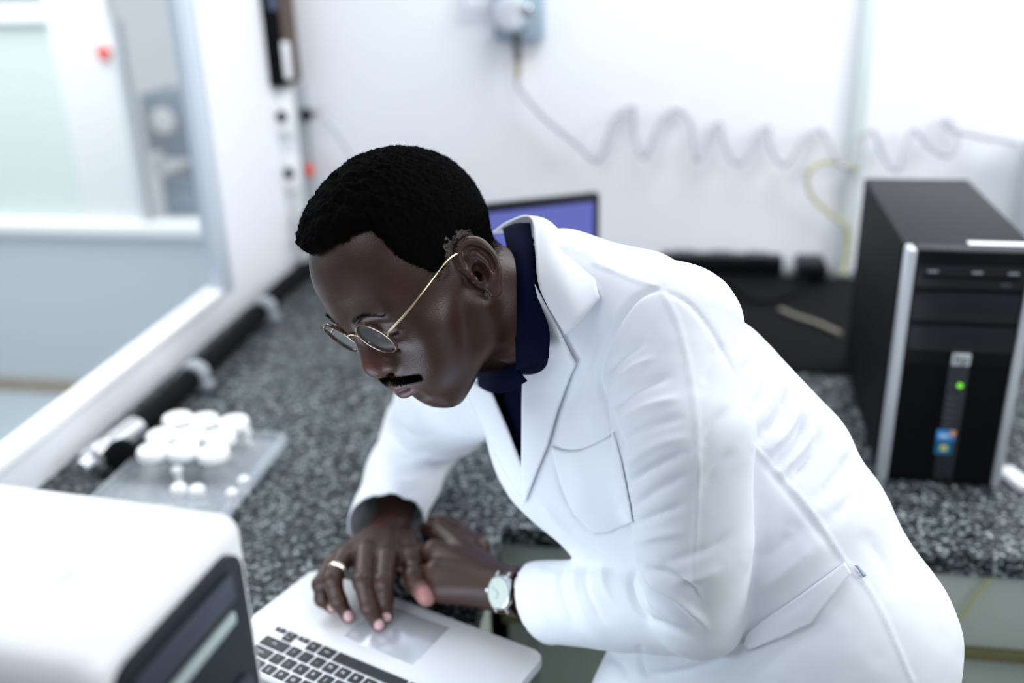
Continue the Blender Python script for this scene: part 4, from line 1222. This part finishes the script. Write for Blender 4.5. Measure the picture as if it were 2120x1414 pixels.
for pts, rs in zip(LHW, LR):
    m = hzn(pts[0]); root = wristL + (m - wristL) * 0.15
    F.cone(root + np.array([0, 0, -0.004]), m + np.array([0, 0, -0.006]), 0.0185, 0.0150, 0.018)
    F.cone(root + np.array([0, 0, 0.004]), m, 0.0085, 0.0092, 0.014)
for pts, rs in zip(LHW, LR):
    P = finger(F, pts, rs); d, n = add_nail(P, np.array([0, -0.2, -1.0]), 0.005)
F.cone(hzn((1000, 1225, 0.925)), hzn((925, 1222, 0.922)), 0.020, 0.016, 0.016)       # heel of the hand on the bench
F.cone(hzn((1010, 1180, 0.925)), hzn((925, 1150, 0.922)), 0.020, 0.018, 0.02)
tL = finger(F, [(990, 1135, 0.940), (945, 1100, 0.930), (917, 1087, 0.932), (898, 1080, 0.940)], (0.0165, 0.0125, 0.0108, 0.0090), 0.008)
VL, QL = F.mesh()

def skin_cols(P, thumb=None, padpts=()):
    n = vnoise(P, 60, 6) * 0.5 + vnoise(P, 260, 7) * 0.5
    c = np.array([0.042, 0.0160, 0.0098]) * (1 + 0.2 * n)[:, None]
    def blend(m, col):
        nonlocal c
        c = c * (1 - m[:, None]) + np.array(col) * m[:, None]
    for q, r0, r1, s in padpts:
        blend(smoothstep(r1, r0, np.linalg.norm(P - q, axis=1)) * s, (0.36, 0.17, 0.15))
    for q, nn, r in nails:
        d = P - q; h = d @ nn; rad = np.linalg.norm(d - h[:, None] * nn, axis=1)
        blend(smoothstep(r * 1.05, r * 0.8, rad) * (np.abs(h) < 0.0045), (0.58, 0.36, 0.35))
    return c
padR = [(P[-1] + np.array([0, 0, -0.003]), 0.006, 0.0115, 0.6) for P in fR]
padR += [(tR[3] + FW * -0.006, 0.010, 0.018, 1.0), (tR[2] * 0.35 + tR[3] * 0.65, 0.009, 0.016, 0.9), (hzn((828, 1195, 0.945)), 0.008, 0.019, 0.55)]
cR = skin_cols(VR, None, padR)
cL = skin_cols(VL, None, [(tL[3], 0.004, 0.012, 0.5)])

# hidden core of the body under the clothes, legs down to the floor
F = Field((-0.46, 0.70, 0.0), (0.50, 1.48, 1.50), 0.009)
torso(F, -0.024)
A = [at(*p) for p in ARM_N]; B = [at(*p) for p in FORE_N[:2]] + [wristL]
F.chain(A, [0.055, 0.047, 0.040, 0.036], 0.02); F.chain(B, [0.038, 0.036, 0.024], 0.02)
A = [at(*p) for p in ARM_F]; B = [at(*p) for p in FORE_F[:2]] + [wristR]
F.chain(A, [0.055, 0.046, 0.040], 0.02); F.chain(B, [0.042, 0.036, 0.023], 0.02)
LEGS = [((0.235, 0.850, 0.80), (0.285, 0.830, 0.46), (0.315, 0.860, 0.09)), ((0.150, 0.960, 0.80), (0.175, 0.985, 0.46), (0.210, 1.010, 0.09))]
for a, b, c in LEGS:
    F.cone(a, b, 0.078, 0.052, 0.03); F.cone(b, c, 0.050, 0.036, 0.02)
    F.cone(c, (c[0] - 0.10, c[1] + 0.02, 0.045), 0.036, 0.026, 0.02)
F.cone(LEGS[0][0], LEGS[1][0], 0.09, 0.09, 0.04)
F.cone(w2h and hp(0, -0.030, -0.045), at(1085, 650, 1.085), 0.050, 0.055, 0.02)
VB, QB = F.mesh()
cB = np.tile(np.array([0.034, 0.0145, 0.0095]), (len(VB), 1))

def face_out(V, Q):
    N = vnormals(V, Q)
    a = V[Q[:, 0]]; b = V[Q[:, 1]]; c = V[Q[:, 2]]; d = V[Q[:, 3]]
    vol = (np.cross(b, c) * a).sum() + (np.cross(c, d) * a).sum()
    return Q if vol > 0 else Q[:, ::-1]
allV, allF = join([(HW, face_out(HW, HQ)), (VR, face_out(VR, QR)), (VL, face_out(VL, QL)), (VB, face_out(VB, QB))])
person = npobj('person', allV, allF, M_skin)
vcolor(person, np.concatenate([head_colors(HV), cR, cL, cB]))
tag(person, 'man in white lab coat and round glasses leaning over the laptop', 'person')
hpart('hair', hair_parts, M_strand, person, False)
hpart('moustache', mous, M_strand, person)
for s in (-1, 1):
    hpart('eyebrow', brow(s), M_strand, person)
    hpart('eyelashes', lashes(s), M_strand, person)

# wedding ring
r0, r1 = fR[2][0], fR[2][1]
rd = (r1 - r0); rd /= np.linalg.norm(rd); rc = r0 + (r1 - r0) * 0.66
RG_ = empty('finger_ring', rc, 'pale gold ring on the man\'s right ring finger', 'ring')
a, b, d = frame_of(rd)
bm = nb()
pts = [(a * math.cos(2 * PI * k / 40) + b * math.sin(2 * PI * k / 40)) * 0.0128 for k in range(40)]
rings = []
for p in pts:
    o_ = p.normalized()
    rings.append([bm.verts.new(p + o_ * x + d * y) for x, y in ((0, -0.0026), (0.0011, -0.0018), (0.0013, 0), (0.0011, 0.0018), (0, 0.0026), (-0.0006, 0))])
for i in range(40):
    for q in range(6):
        bm.faces.new((rings[i][q], rings[i][(q + 1) % 6], rings[(i + 1) % 40][(q + 1) % 6], rings[(i + 1) % 40][q]))
obj('band', bm, mat('pale_gold', (0.92, 0.84, 0.62), 0.15, 1.0), RG_, True)

# wrist watch on the left wrist
wn = RT * -0.70 + UP * 0.16 - FW * 0.70; wn -= axL * (wn @ axL); wn /= np.linalg.norm(wn)
wc = wristL - axL * 0.010
WT = empty('wrist_watch', wc, 'silver round wristwatch with pale dial and brown strap on left wrist', 'watch')
wt = np.cross(wn, axL)
def Wp(n_, t_, a_): return Vector(wn * n_ + wt * t_ + axL * a_)
bm = nb(); rr_ = []
for k in range(48):
    t = 2 * PI * k / 48
    ring = []
    for (q, s_) in ((0.0, -1), (0.0022, -0.9), (0.0022, 0.9), (0.0, 1)):
        ring.append(bm.verts.new(Wp(math.cos(t) * (0.0288 + q), math.sin(t) * (0.0288 + q), s_ * 0.0088)))
    rr_.append(ring)
for k in range(48):
    for q in range(4):
        bm.faces.new((rr_[k][q], rr_[k][(q + 1) % 4], rr_[(k + 1) % 48][(q + 1) % 4], rr_[(k + 1) % 48][q]))
obj('strap', bm, mat('brown_leather', (0.055, 0.026, 0.022), 0.4, bump=(400, 0.3, 0.0005)), WT, True)
cb = Wp(0.0293, 0, 0)
obj('case', lathe(nb(), cb, wn, [(0.0180, 0.0), (0.0205, 0.0012), (0.0208, 0.0060), (0.0196, 0.0082), (0.0180, 0.0084), (0.0178, 0.0074)], 44), MT['chrome'], WT, True)
dl = obj('dial', lathe(nb(), cb + Vector(wn) * 0.0075, wn, [(0.0182, 0.0), (0.0182, 0.0004)], 44), mat('watch_dial', (0.56, 0.64, 0.57), 0.4, spec=0.2), WT)
for k in range(12):
    t = 2 * PI * k / 12
    c = cb + Vector(wn) * 0.0081 + Wp(0, 0.0150 * math.cos(t), 0.0150 * math.sin(t))
    d_t = Wp(0, math.cos(t), math.sin(t))
    obj('hour_marker', tube(nb(), [c - d_t * 0.0014, c + d_t * 0.0014], 0.0004, 5), MT['silver'], dl)
for (t, l_) in ((0.4, 0.009), (2.0, 0.013)):
    c = cb + Vector(wn) * 0.0083; d_t = Wp(0, math.cos(t), math.sin(t))
    obj('watch_hand', tube(nb(), [c, c + d_t * l_], 0.00045, 5), MT['midgrey'], dl)
obj('crystal', lathe(nb(), cb + Vector(wn) * 0.0084, wn, [(0.0180, 0.0), (0.0165, 0.0008), (0.0, 0.0010)], 44), mat('watch_crystal', (0.9, 0.95, 0.92), 0.03, alpha=0.05, spec=0.4), WT, True)
obj('crown', lathe(nb(), cb + Vector(wn) * 0.004 + Wp(0, 0, 0.0205), axL, [(0.0022, 0), (0.0028, 0.001), (0.0028, 0.0035), (0.002, 0.004)], 16), MT['chrome'], WT, True)
for st in (-1, 1):
    for sa in (-1, 1):
        p = cb + Vector(wn) * 0.003 + Wp(0, st * 0.0185, sa * 0.0100)
        obj('lug', tube(nb(), [p, p + Wp(-0.0035, st * 0.0050, 0)], [0.0022, 0.0016], 8), MT['chrome'], WT, True)
# ---------------------------------------------------------------- shirt, lab coat
coat_bvh0 = BVHTree.FromPolygons([Vector(v) for v in CV], CQ.tolist())
def seg_dist(px, py, poly):
    best = np.full(len(px), 1e9)
    for (x0, y0), (x1, y1) in zip(poly, poly[1:]):
        dx, dy = x1 - x0, y1 - y0; L2 = dx * dx + dy * dy + 1e-9
        t = np.clip(((px - x0) * dx + (py - y0) * dy) / L2, 0, 1)
        best = np.minimum(best, np.hypot(px - x0 - t * dx, py - y0 - t * dy))
    return best
def smooth2(poly, n=6): return [tuple(p[:2]) for p in spline([(x, y, 0) for x, y in poly], n)]
def inside(px, py, poly):
    c = np.zeros(len(px), bool)
    for i in range(len(poly)):
        x0, y0 = poly[i - 1]; x1, y1 = poly[i]
        m = ((y0 > py) != (y1 > py)) & (px < (x1 - x0) * (py - y0) / (y1 - y0 + 1e-9) + x0)
        c ^= m
    return c
# folds: (points, half width px, height m; negative = groove). One side is steeper when lean is set.
FOLDS = [
    ([(1366, 593), (1400, 660), (1422, 736), (1438, 830), (1446, 926), (1444, 1040), (1436, 1158), (1428, 1263)], 4, 0.0016),
    ([(1366, 593), (1309, 624), (1262, 700), (1243, 771), (1262, 849), (1276, 900), (1284, 935), (1302, 1031)], 7, -0.0065),
    ([(1366, 593), (1330, 585), (1280, 565), (1232, 546)], 4, 0.0018),
    ([(1366, 600), (1420, 625), (1470, 680), (1510, 750), (1545, 830)], 6, -0.0022),
    ([(1251, 775), (1290, 735), (1345, 700)], 9, -0.0042), ([(1256, 812), (1305, 765), (1365, 735)], 8, 0.0035),
    ([(1264, 845), (1320, 805), (1400, 775)], 10, -0.0048), ([(1272, 880), (1330, 845), (1420, 820)], 9, 0.0030),
    ([(1281, 922), (1340, 885), (1425, 860)], 9, -0.0044), ([(1292, 965), (1350, 925), (1440, 900)], 10, 0.0028),
    ([(1298, 1003), (1360, 965), (1440, 925)], 9, -0.0042), ([(1309, 1052), (1370, 1010), (1440, 975)], 10, -0.0034),
    ([(1314, 1085), (1375, 1060), (1436, 1035)], 8, -0.0034), ([(1318, 1120), (1380, 1105), (1430, 1100)], 9, 0.0028),
    ([(1452, 930), (1478, 880), (1510, 835)], 14, -0.0034), ([(1455, 1010), (1490, 960), (1530, 925)], 14, -0.0030),
    ([(1455, 800), (1475, 740), (1500, 700)], 16, -0.0024),
    ([(1323, 1176), (1306, 1200), (1312, 1240), (1335, 1275), (1390, 1305), (1450, 1325)], 8, -0.0065),
    ([(1330, 1180), (1360, 1205), (1410, 1240), (1455, 1290), (1460, 1318)], 9, 0.0070),
    ([(1345, 1180), (1390, 1190), (1430, 1215), (1462, 1262)], 9, -0.0052),
    ([(1325, 1205), (1350, 1245), (1395, 1280), (1440, 1305)], 7, 0.0045),
    ([(1380, 1165), (1430, 1150), (1480, 1130), (1520, 1090)], 11, -0.0034),
    ([(1400, 1205), (1450, 1195), (1500, 1170)], 10, 0.0030),
    ([(1168, 1168), (1160, 1210), (1175, 1260), (1200, 1310)], 8, -0.0030), ([(1195, 1168), (1190, 1215), (1212, 1275), (1240, 1320)], 8, 0.0028),
    ([(1215, 1168), (1212, 1215), (1238, 1270), (1270, 1300)], 7, -0.0034), ([(1125, 1170), (1110, 1210), (1122, 1262), (1150, 1310)], 8, 0.0020),
    ([(1250, 1168), (1250, 1210), (1278, 1260)], 9, 0.0024), ([(1110, 1180), (1140, 1190), (1200, 1192), (1270, 1186)], 8, 0.0015),
    ([(1562, 926), (1620, 985), (1690, 1070), (1750, 1163), (1800, 1222), (1842, 1300), (1890, 1414)], 5, 0.0014),
    ([(1556, 940), (1612, 998), (1680, 1082), (1738, 1170)], 9, -0.0014),
    ([(1578, 905), (1618, 852), (1636, 790)], 12, -0.0060), ([(1598, 930), (1640, 878), (1660, 820)], 11, 0.0045),
    ([(1602, 962), (1652, 905), (1672, 850)], 12, -0.0058), ([(1640, 990), (1690, 925), (1705, 872)], 12, -0.0060), ([(1624, 975), (1672, 915), (1690, 860)], 9, 0.0042),
    ([(1560, 850), (1592, 790), (1604, 735)], 12, -0.0050), ([(1545, 765), (1580, 715), (1590, 680)], 11, -0.0042),
    ([(1700, 1030), (1748, 968), (1762, 925)], 14, -0.0055), ([(1725, 1075), (1785, 1010), (1806, 980)], 15, -0.0042),
    ([(1640, 1100), (1600, 1140), (1545, 1165)], 22, -0.0034), ([(1690, 1130), (1620, 1190), (1550, 1230)], 20, 0.0030),
    ([(1150, 968), (1180, 1048), (1232, 1106), (1313, 1082)], 4, -0.0016),
    ([(1240, 640), (1225, 720), (1195, 800), (1165, 870)], 16, -0.0040), ([(1262, 740), (1240, 800), (1225, 870), (1235, 905)], 14, 0.0034),
    ([(1190, 930), (1210, 1000), (1200, 1070)], 20, 0.0024), ([(1120, 1040), (1170, 1100), (1240, 1150)], 10, 0.0030),
    ([(1105, 1060), (1150, 1110), (1210, 1155)], 7, -0.0030),
    ([(1325, 1344), (1332, 1380), (1350, 1396), (1420, 1388), (1500, 1362), (1560, 1340)], 7, -0.0050),
    ([(1560, 1400), (1640, 1330), (1720, 1270)], 22, -0.0035), ([(1250, 1350), (1290, 1380), (1300, 1414)], 12, -0.0050),
    ([(1800, 1120), (1840, 1180), (1850, 1250)], 18, -0.0030), ([(1500, 620), (1560, 690), (1590, 760)], 18, 0.0025),
    ([(1150, 500), (1230, 530), (1300, 560)], 12, 0.0020),
    ([(790, 930), (840, 945), (900, 930)], 10, -0.0040), ([(775, 985), (830, 1000), (890, 985)], 9, 0.0035), ([(768, 1010), (820, 1025), (880, 1012)], 9, -0.0038),
    ([(800, 870), (850, 900), (910, 905)], 12, -0.0034), ([(765, 1050), (815, 1052), (870, 1045)], 8, -0.0030), ([(760, 1075), (810, 1066), (860, 1075)], 6, 0.0022),
    ([(1010, 905), (1040, 960), (1070, 1005)], 8, -0.0030), ([(975, 850), (1010, 920), (1060, 990)], 8, 0.0024),
]
CN = vnormals(CV, CQ)
vpx, vpy, vz = project(CV)
vd = (CV - EYE); vd /= np.linalg.norm(vd, axis=1, keepdims=True)
facing = np.clip(-(CN * vd).sum(1) * 2.5, 0, 1)
disp = np.zeros(len(CV))
for poly, wd, amp in FOLDS:
    sp = smooth2(poly, 5)
    x0 = min(p[0] for p in sp) - wd * 4; x1 = max(p[0] for p in sp) + wd * 4
    y0 = min(p[1] for p in sp) - wd * 4; y1 = max(p[1] for p in sp) + wd * 4
    m = np.where((vpx > x0) & (vpx < x1) & (vpy > y0) & (vpy < y1) & (facing > 0))[0]
    if not len(m): continue
    d = seg_dist(vpx[m], vpy[m], sp)
    # taper towards both ends of the fold
    e0 = np.hypot(vpx[m] - sp[0][0], vpy[m] - sp[0][1]); e1 = np.hypot(vpx[m] - sp[-1][0], vpy[m] - sp[-1][1])
    L_ = sum(math.dist(a, b) for a, b in zip(sp, sp[1:]))
    tp_ = smoothstep(0, L_ * 0.35, e1) * (0.5 + 0.5 * smoothstep(0, L_ * 0.2, e0)) if wd > 5 else 1.0
    w_ = max(wd * 0.85, 4.2)
    disp[m] += amp * np.exp(-(d / w_) ** 1.6) * facing[m] * tp_
disp += 0.0012 * vnoise(CV, 22, 12) + 0.0005 * vnoise(CV, 60, 13)
CV = CV + CN * disp[:, None]

# openings: cuffs, neck and the V at the front, hem
keepv = np.ones(len(CV), bool)
cuffN = at(1128, 1243, 1.20); nN = (ax_ + RT * -0.25 - UP * 0.38); nN /= np.linalg.norm(nN)
keepv &= ~(((CV - cuffN) @ nN > 0) & (np.linalg.norm(CV - cuffN, axis=1) < 0.10))
cuffF = at(797, 1090, 1.372); nF = at(*FORE_F[2]) - at(*FORE_F[1]); nF /= np.linalg.norm(nF); nF = nF + RT * 0.22; nF /= np.linalg.norm(nF)
keepv &= ~(((CV - cuffF) @ nF > 0) & (np.linalg.norm(CV - cuffF, axis=1) < 0.10))
for pc, pn in ((cuffN, nN), (cuffF, nF)):           # straight hem along each cuff
    sd = (CV - pc) @ pn
    m = (sd <= 0) & (sd > -0.0045) & (np.linalg.norm(CV - pc, axis=1) < 0.10)
    CV[m] -= pn * (sd[m] * 0.999)[:, None]
keepv &= CV[:, 2] > 0.47
VPOLY = [(1040, 470), (1100, 452), (1112, 560), (1138, 680), (1135, 742), (1089, 772), (1087, 860), (1086, 970), (1050, 890), (1018, 812), (975, 765), (940, 700), (960, 560)]
px_, py_, pz_ = project(CV)
keepv &= ~(inside(px_, py_, VPOLY) & (facing > 0.02))
nka, nkb = np.array(hp(0, -0.030, -0.045)), at(1100, 640, 1.10)
tt = np.clip(((CV - nka) @ (nkb - nka)) / ((nkb - nka) @ (nkb - nka)), 0, 1)
keepv &= np.linalg.norm(CV - (nka + tt[:, None] * (nkb - nka)), axis=1) > 0.070
fk = keepv[CQ].all(1)
used = np.unique(CQ[fk]); rm = -np.ones(len(CV), int); rm[used] = np.arange(len(used))
coat = npobj('lab_coat', CV[used], face_out(CV, CQ)[fk] if False else rm[CQ[fk]], M_coat, person)
md = coat.modifiers.new('thickness', 'SOLIDIFY'); md.thickness = 0.0022; md.offset = -1
coat_bvh = BVHTree.FromPolygons([Vector(v) for v in CV], CQ.tolist())

# navy polo shirt under the coat
F = Field((-0.46, 0.72, 0.70), (0.45, 1.40, 1.50), 0.005)
torso(F, -0.009)
F.cone(at(1100, 650, 1.08), np.array(hp(0, -0.036, -0.050)) * 0.55 + at(1100, 650, 1.08) * 0.45, 0.066, 0.060, 0.02)
SV_, SQ_ = F.mesh(); SQ_ = face_out(SV_, SQ_)
nk = (np.array(hp(0, -0.030, -0.045)) - at(1100, 650, 1.08)); nk /= np.linalg.norm(nk)
kp = ~((np.linalg.norm(SV_ - (at(1100, 650, 1.08) + nk * 0.02), axis=1) < 0.13) & ((SV_ - (at(1100, 650, 1.08) + nk * 0.030)) @ nk > 0))
x_, y_, _z = project(SV_)
SKINV = [(940, 640), (1045, 470), (1072, 470), (1070, 640), (1068, 758), (1030, 766), (985, 772), (930, 760)]
kp &= ~inside(x_, y_, SKINV)
fk = kp[SQ_].all(1); used = np.unique(SQ_[fk]); rm = -np.ones(len(SV_), int); rm[used] = np.arange(len(used))
shirt = npobj('polo_shirt', SV_[used], rm[SQ_[fk]], M_navy, person)
md = shirt.modifiers.new('thickness', 'SOLIDIFY'); md.thickness = 0.002; md.offset = -1

from mathutils.geometry import delaunay_2d_cdt
def patch(name, poly, bvh, m, parent, off=0.002, thick=0.0015, step=6.0, sm=0, puff=None):
    if sm: poly = smooth2(poly + [poly[0]], sm)[:-1]
    B = []
    for (x0, y0), (x1, y1) in zip(poly, poly[1:] + poly[:1]):
        k = max(1, int(math.hypot(x1 - x0, y1 - y0) / step))
        B += [(x0 + (x1 - x0) * t / k, y0 + (y1 - y0) * t / k) for t in range(k)]
    xs, ys = [p[0] for p in B], [p[1] for p in B]
    gx_, gy_ = np.meshgrid(np.arange(min(xs) + step / 2, max(xs), step), np.arange(min(ys) + step / 2, max(ys), step))
    gx_, gy_ = gx_.ravel(), gy_.ravel()
    ok = inside(gx_, gy_, B) & (seg_dist(gx_, gy_, B + [B[0]]) > step * 0.45)
    pts = B + list(zip(gx_[ok], gy_[ok]))
    v2, e2, f2, *_ = delaunay_2d_cdt([Vector(p) for p in pts], [(i, (i + 1) % len(B)) for i in range(len(B))], [], 1, 1e-4)
    V, hs = [], []
    for v in v2:
        h = bvh.ray_cast(Vector(EYE), Vector(ray(v[0], v[1])).normalized())
        if h[0] is not None: V.append((h[0], h[1])); hs.append((h[0] - Vector(EYE)).dot(Vector(FW)))
        else: V.append(None)
    dm = float(np.median(hs))
    out = []
    for v, q in zip(v2, V):
        d = None if q is None else (q[0] - Vector(EYE)).dot(Vector(FW))
        if q is None or abs(d - dm) > 0.16:
            h = bvh.find_nearest(Vector(at(v[0], v[1], dm))); q = (h[0], h[1])
        n = q[1]
        if n.dot(q[0] - Vector(EYE)) > 0: n = -n
        o_ = off
        if puff: o_ += puff * float(smoothstep(0, 40, seg_dist(np.array([v[0]]), np.array([v[1]]), B + [B[0]]))[0])
        out.append(np.array(q[0] + n * o_))
    out = np.array(out)
    F3 = [tuple(f) for f in f2 if len(f) == 3]
    # relax interior so the cloth lies smoothly
    nb_ = [set() for _ in out]
    for f in F3:
        for i in range(3): nb_[f[i]].update((f[i - 1], f[(i + 1) % 3]))
    for _ in range(3):
        o2 = out.copy()
        for i, q in enumerate(nb_):
            if i >= len(B) and q: o2[i] = out[i] * 0.5 + out[list(q)].mean(0) * 0.5
        out = o2
    me_ = npobj(name, out, np.array(F3), m, parent)
    bm = bmesh.new(); bm.from_mesh(me_.data)
    bmesh.ops.recalc_face_normals(bm, faces=bm.faces[:])
    bm.faces.ensure_lookup_table()
    if sum(f.normal.dot(f.calc_center_median() - Vector(EYE)) * f.calc_area() for f in bm.faces) > 0:
        bmesh.ops.reverse_faces(bm, faces=bm.faces[:])
    bm.to_mesh(me_.data); bm.free(); me_.data.shade_smooth()
    md = me_.modifiers.new('thickness', 'SOLIDIFY'); md.thickness = thick; md.offset = -1
    return me_
def loft(name, curves, m, parent, nu=22, nv=14, thick=0.0022, bulge=0.0):
    C_ = []
    for c in curves:
        P = [at(*p) for p in c]
        S = np.array(spline(P, 10)); L_ = np.concatenate([[0], np.cumsum(np.linalg.norm(np.diff(S, axis=0), axis=1))]); L_ /= L_[-1]
        C_.append(np.stack([np.interp(np.linspace(0, 1, nu), L_, S[:, i]) for i in range(3)], 1))
    G_ = []
    for i in range(nu):
        col = np.array(spline([c[i] for c in C_], 8)); L_ = np.linspace(0, 1, len(col))
        G_.append(np.stack([np.interp(np.linspace(0, 1, nv), L_, col[:, k]) for k in range(3)], 1))
    G_ = np.array(G_)
    if bulge: G_ -= FW * (bulge * np.sin(np.linspace(0, PI, nv)))[None, :, None]
    V = G_.reshape(-1, 3)
    Fq = np.array([(i * nv + j, (i + 1) * nv + j, (i + 1) * nv + j + 1, i * nv + j + 1) for i in range(nu - 1) for j in range(nv - 1)])
    n = np.cross(V[Fq[:, 2]] - V[Fq[:, 0]], V[Fq[:, 3]] - V[Fq[:, 1]])
    if (n * (V[Fq[:, 0]] - EYE)).sum() > 0: Fq = Fq[:, ::-1]
    o = npobj(name, V, Fq, m, parent)
    md = o.modifiers.new('thickness', 'SOLIDIFY'); md.thickness = thick; md.offset = -1
    return o
# polo collar: near flap and the far flap under the chin
loft('shirt_collar', [[(1040, 472, 1.10), (1050, 520, 1.05), (1060, 600, 1.022), (1066, 690, 1.02), (1068, 768, 1.035)],
                      [(1066, 462, 1.095), (1078, 520, 1.035), (1084, 600, 1.005), (1094, 690, 1.000), (1100, 757, 1.012)],
                      [(1098, 461, 1.085), (1107, 530, 1.030), (1112, 610, 1.000), (1136, 680, 0.992), (1135, 742, 1.000)]], M_navy, shirt)
loft('shirt_collar', [[(1068, 752, 1.040), (1040, 762, 1.06), (1010, 768, 1.09), (985, 772, 1.13)],
                      [(1078, 775, 1.030), (1045, 785, 1.05), (1015, 790, 1.08), (988, 785, 1.125)],
                      [(1090, 790, 1.028), (1050, 812, 1.05), (1015, 812, 1.08), (990, 800, 1.125)]], M_navy, shirt)
patch('placket', [(1050, 800), (1086, 792), (1087, 968), (1060, 910), (1030, 840)], coat_bvh, M_navy, shirt, -0.004, 0.002)
# coat collar, lapels, pockets
loft('coat_collar', [[(1020, 480, 1.16), (1052, 458, 1.125), (1098, 448, 1.072), (1108, 520, 1.020), (1118, 600, 0.992), (1169, 692, 0.970)],
                     [(1050, 480, 1.16), (1090, 462, 1.115), (1136, 458, 1.062), (1155, 530, 1.008), (1175, 600, 0.978), (1196, 668, 0.964)],
                     [(1085, 492, 1.16), (1130, 480, 1.105), (1190, 498, 1.050), (1216, 530, 1.012), (1229, 570, 0.985), (1241, 614, 0.966)]], M_coat, coat, 30, 16, 0.0025, 0.004)
lap = patch('lapel', [(1112, 590), (1140, 640), (1169, 692), (1198, 748), (1187, 772), (1160, 850), (1140, 920), (1112, 985), (1090, 1042), (1086, 970), (1087, 860), (1088, 773), (1135, 743), (1138, 690)], coat_bvh, M_coat, coat, 0.006, 0.002, 6, 0, 0.002)
patch('lapel', [(990, 790), (1025, 812), (1058, 890), (1089, 972), (1091, 1035), (1056, 985), (1016, 905), (985, 840), (972, 800)], coat_bvh, M_coat, coat, 0.005, 0.002, 6)
patch('chest_pocket', smooth2([(1143, 924), (1168, 932), (1200, 932), (1240, 916), (1272, 896)], 4) + [(1290, 960), (1306, 1040), (1312, 1078), (1272, 1098), (1232, 1106), (1188, 1060), (1160, 1000)], coat_bvh, M_coat, coat, 0.0022, 0.0010, 7, 0, 0.0015)
patch('hip_pocket_welt', [(1533, 1326), (1580, 1285), (1660, 1228), (1747, 1163), (1762, 1185), (1715, 1240), (1680, 1288), (1620, 1318), (1553, 1346)], coat_bvh, M_coat, coat, 0.0045, 0.002, 7, 0, 0.0015)
patch('fabric_tag', [(1766, 1172), (1773, 1171), (1791, 1192), (1785, 1197)], coat_bvh, MT['bluegrey'], coat, 0.003, 0.001, 5)
# cuff hems
for cpt, axn, rad in ((cuffN, nN, 0.05), (cuffF, nF, 0.05)):
    pass
# trousers and shoes below the coat
F = Field((0.0, 0.70, 0.05), (0.46, 1.14, 0.95), 0.008)
for a, b, c in LEGS:
    F.cone(a, b, 0.090, 0.066, 0.02); F.cone(b, (c[0], c[1], 0.10), 0.066, 0.060, 0.02)
F.cone(LEGS[0][0], LEGS[1][0], 0.10, 0.10, 0.04)
TV, TQ = F.mesh()
npobj('trousers', TV, face_out(TV, TQ), M_trouser, person)
for a, b, c in LEGS:
    F = Field((c[0] - 0.24, c[1] - 0.09, 0.0), (c[0] + 0.10, c[1] + 0.13, 0.16), 0.005)
    F.cone(c, (c[0], c[1], 0.05), 0.045, 0.046, 0.02); F.cone((c[0] + 0.02, c[1], 0.042), (c[0] - 0.15, c[1] + 0.03, 0.038), 0.042, 0.036, 0.02)
    F.put((c[0] - 0.24, c[1] - 0.09, 0), (c[0] + 0.1, c[1] + 0.13, 0.16), lambda X, Y, Z: -(Z - 0.004) + 0 * X + 0 * Y, 0, 'keep')
    v_, q_ = F.mesh(); npobj('shoe', v_, face_out(v_, q_), MT['black'], person)
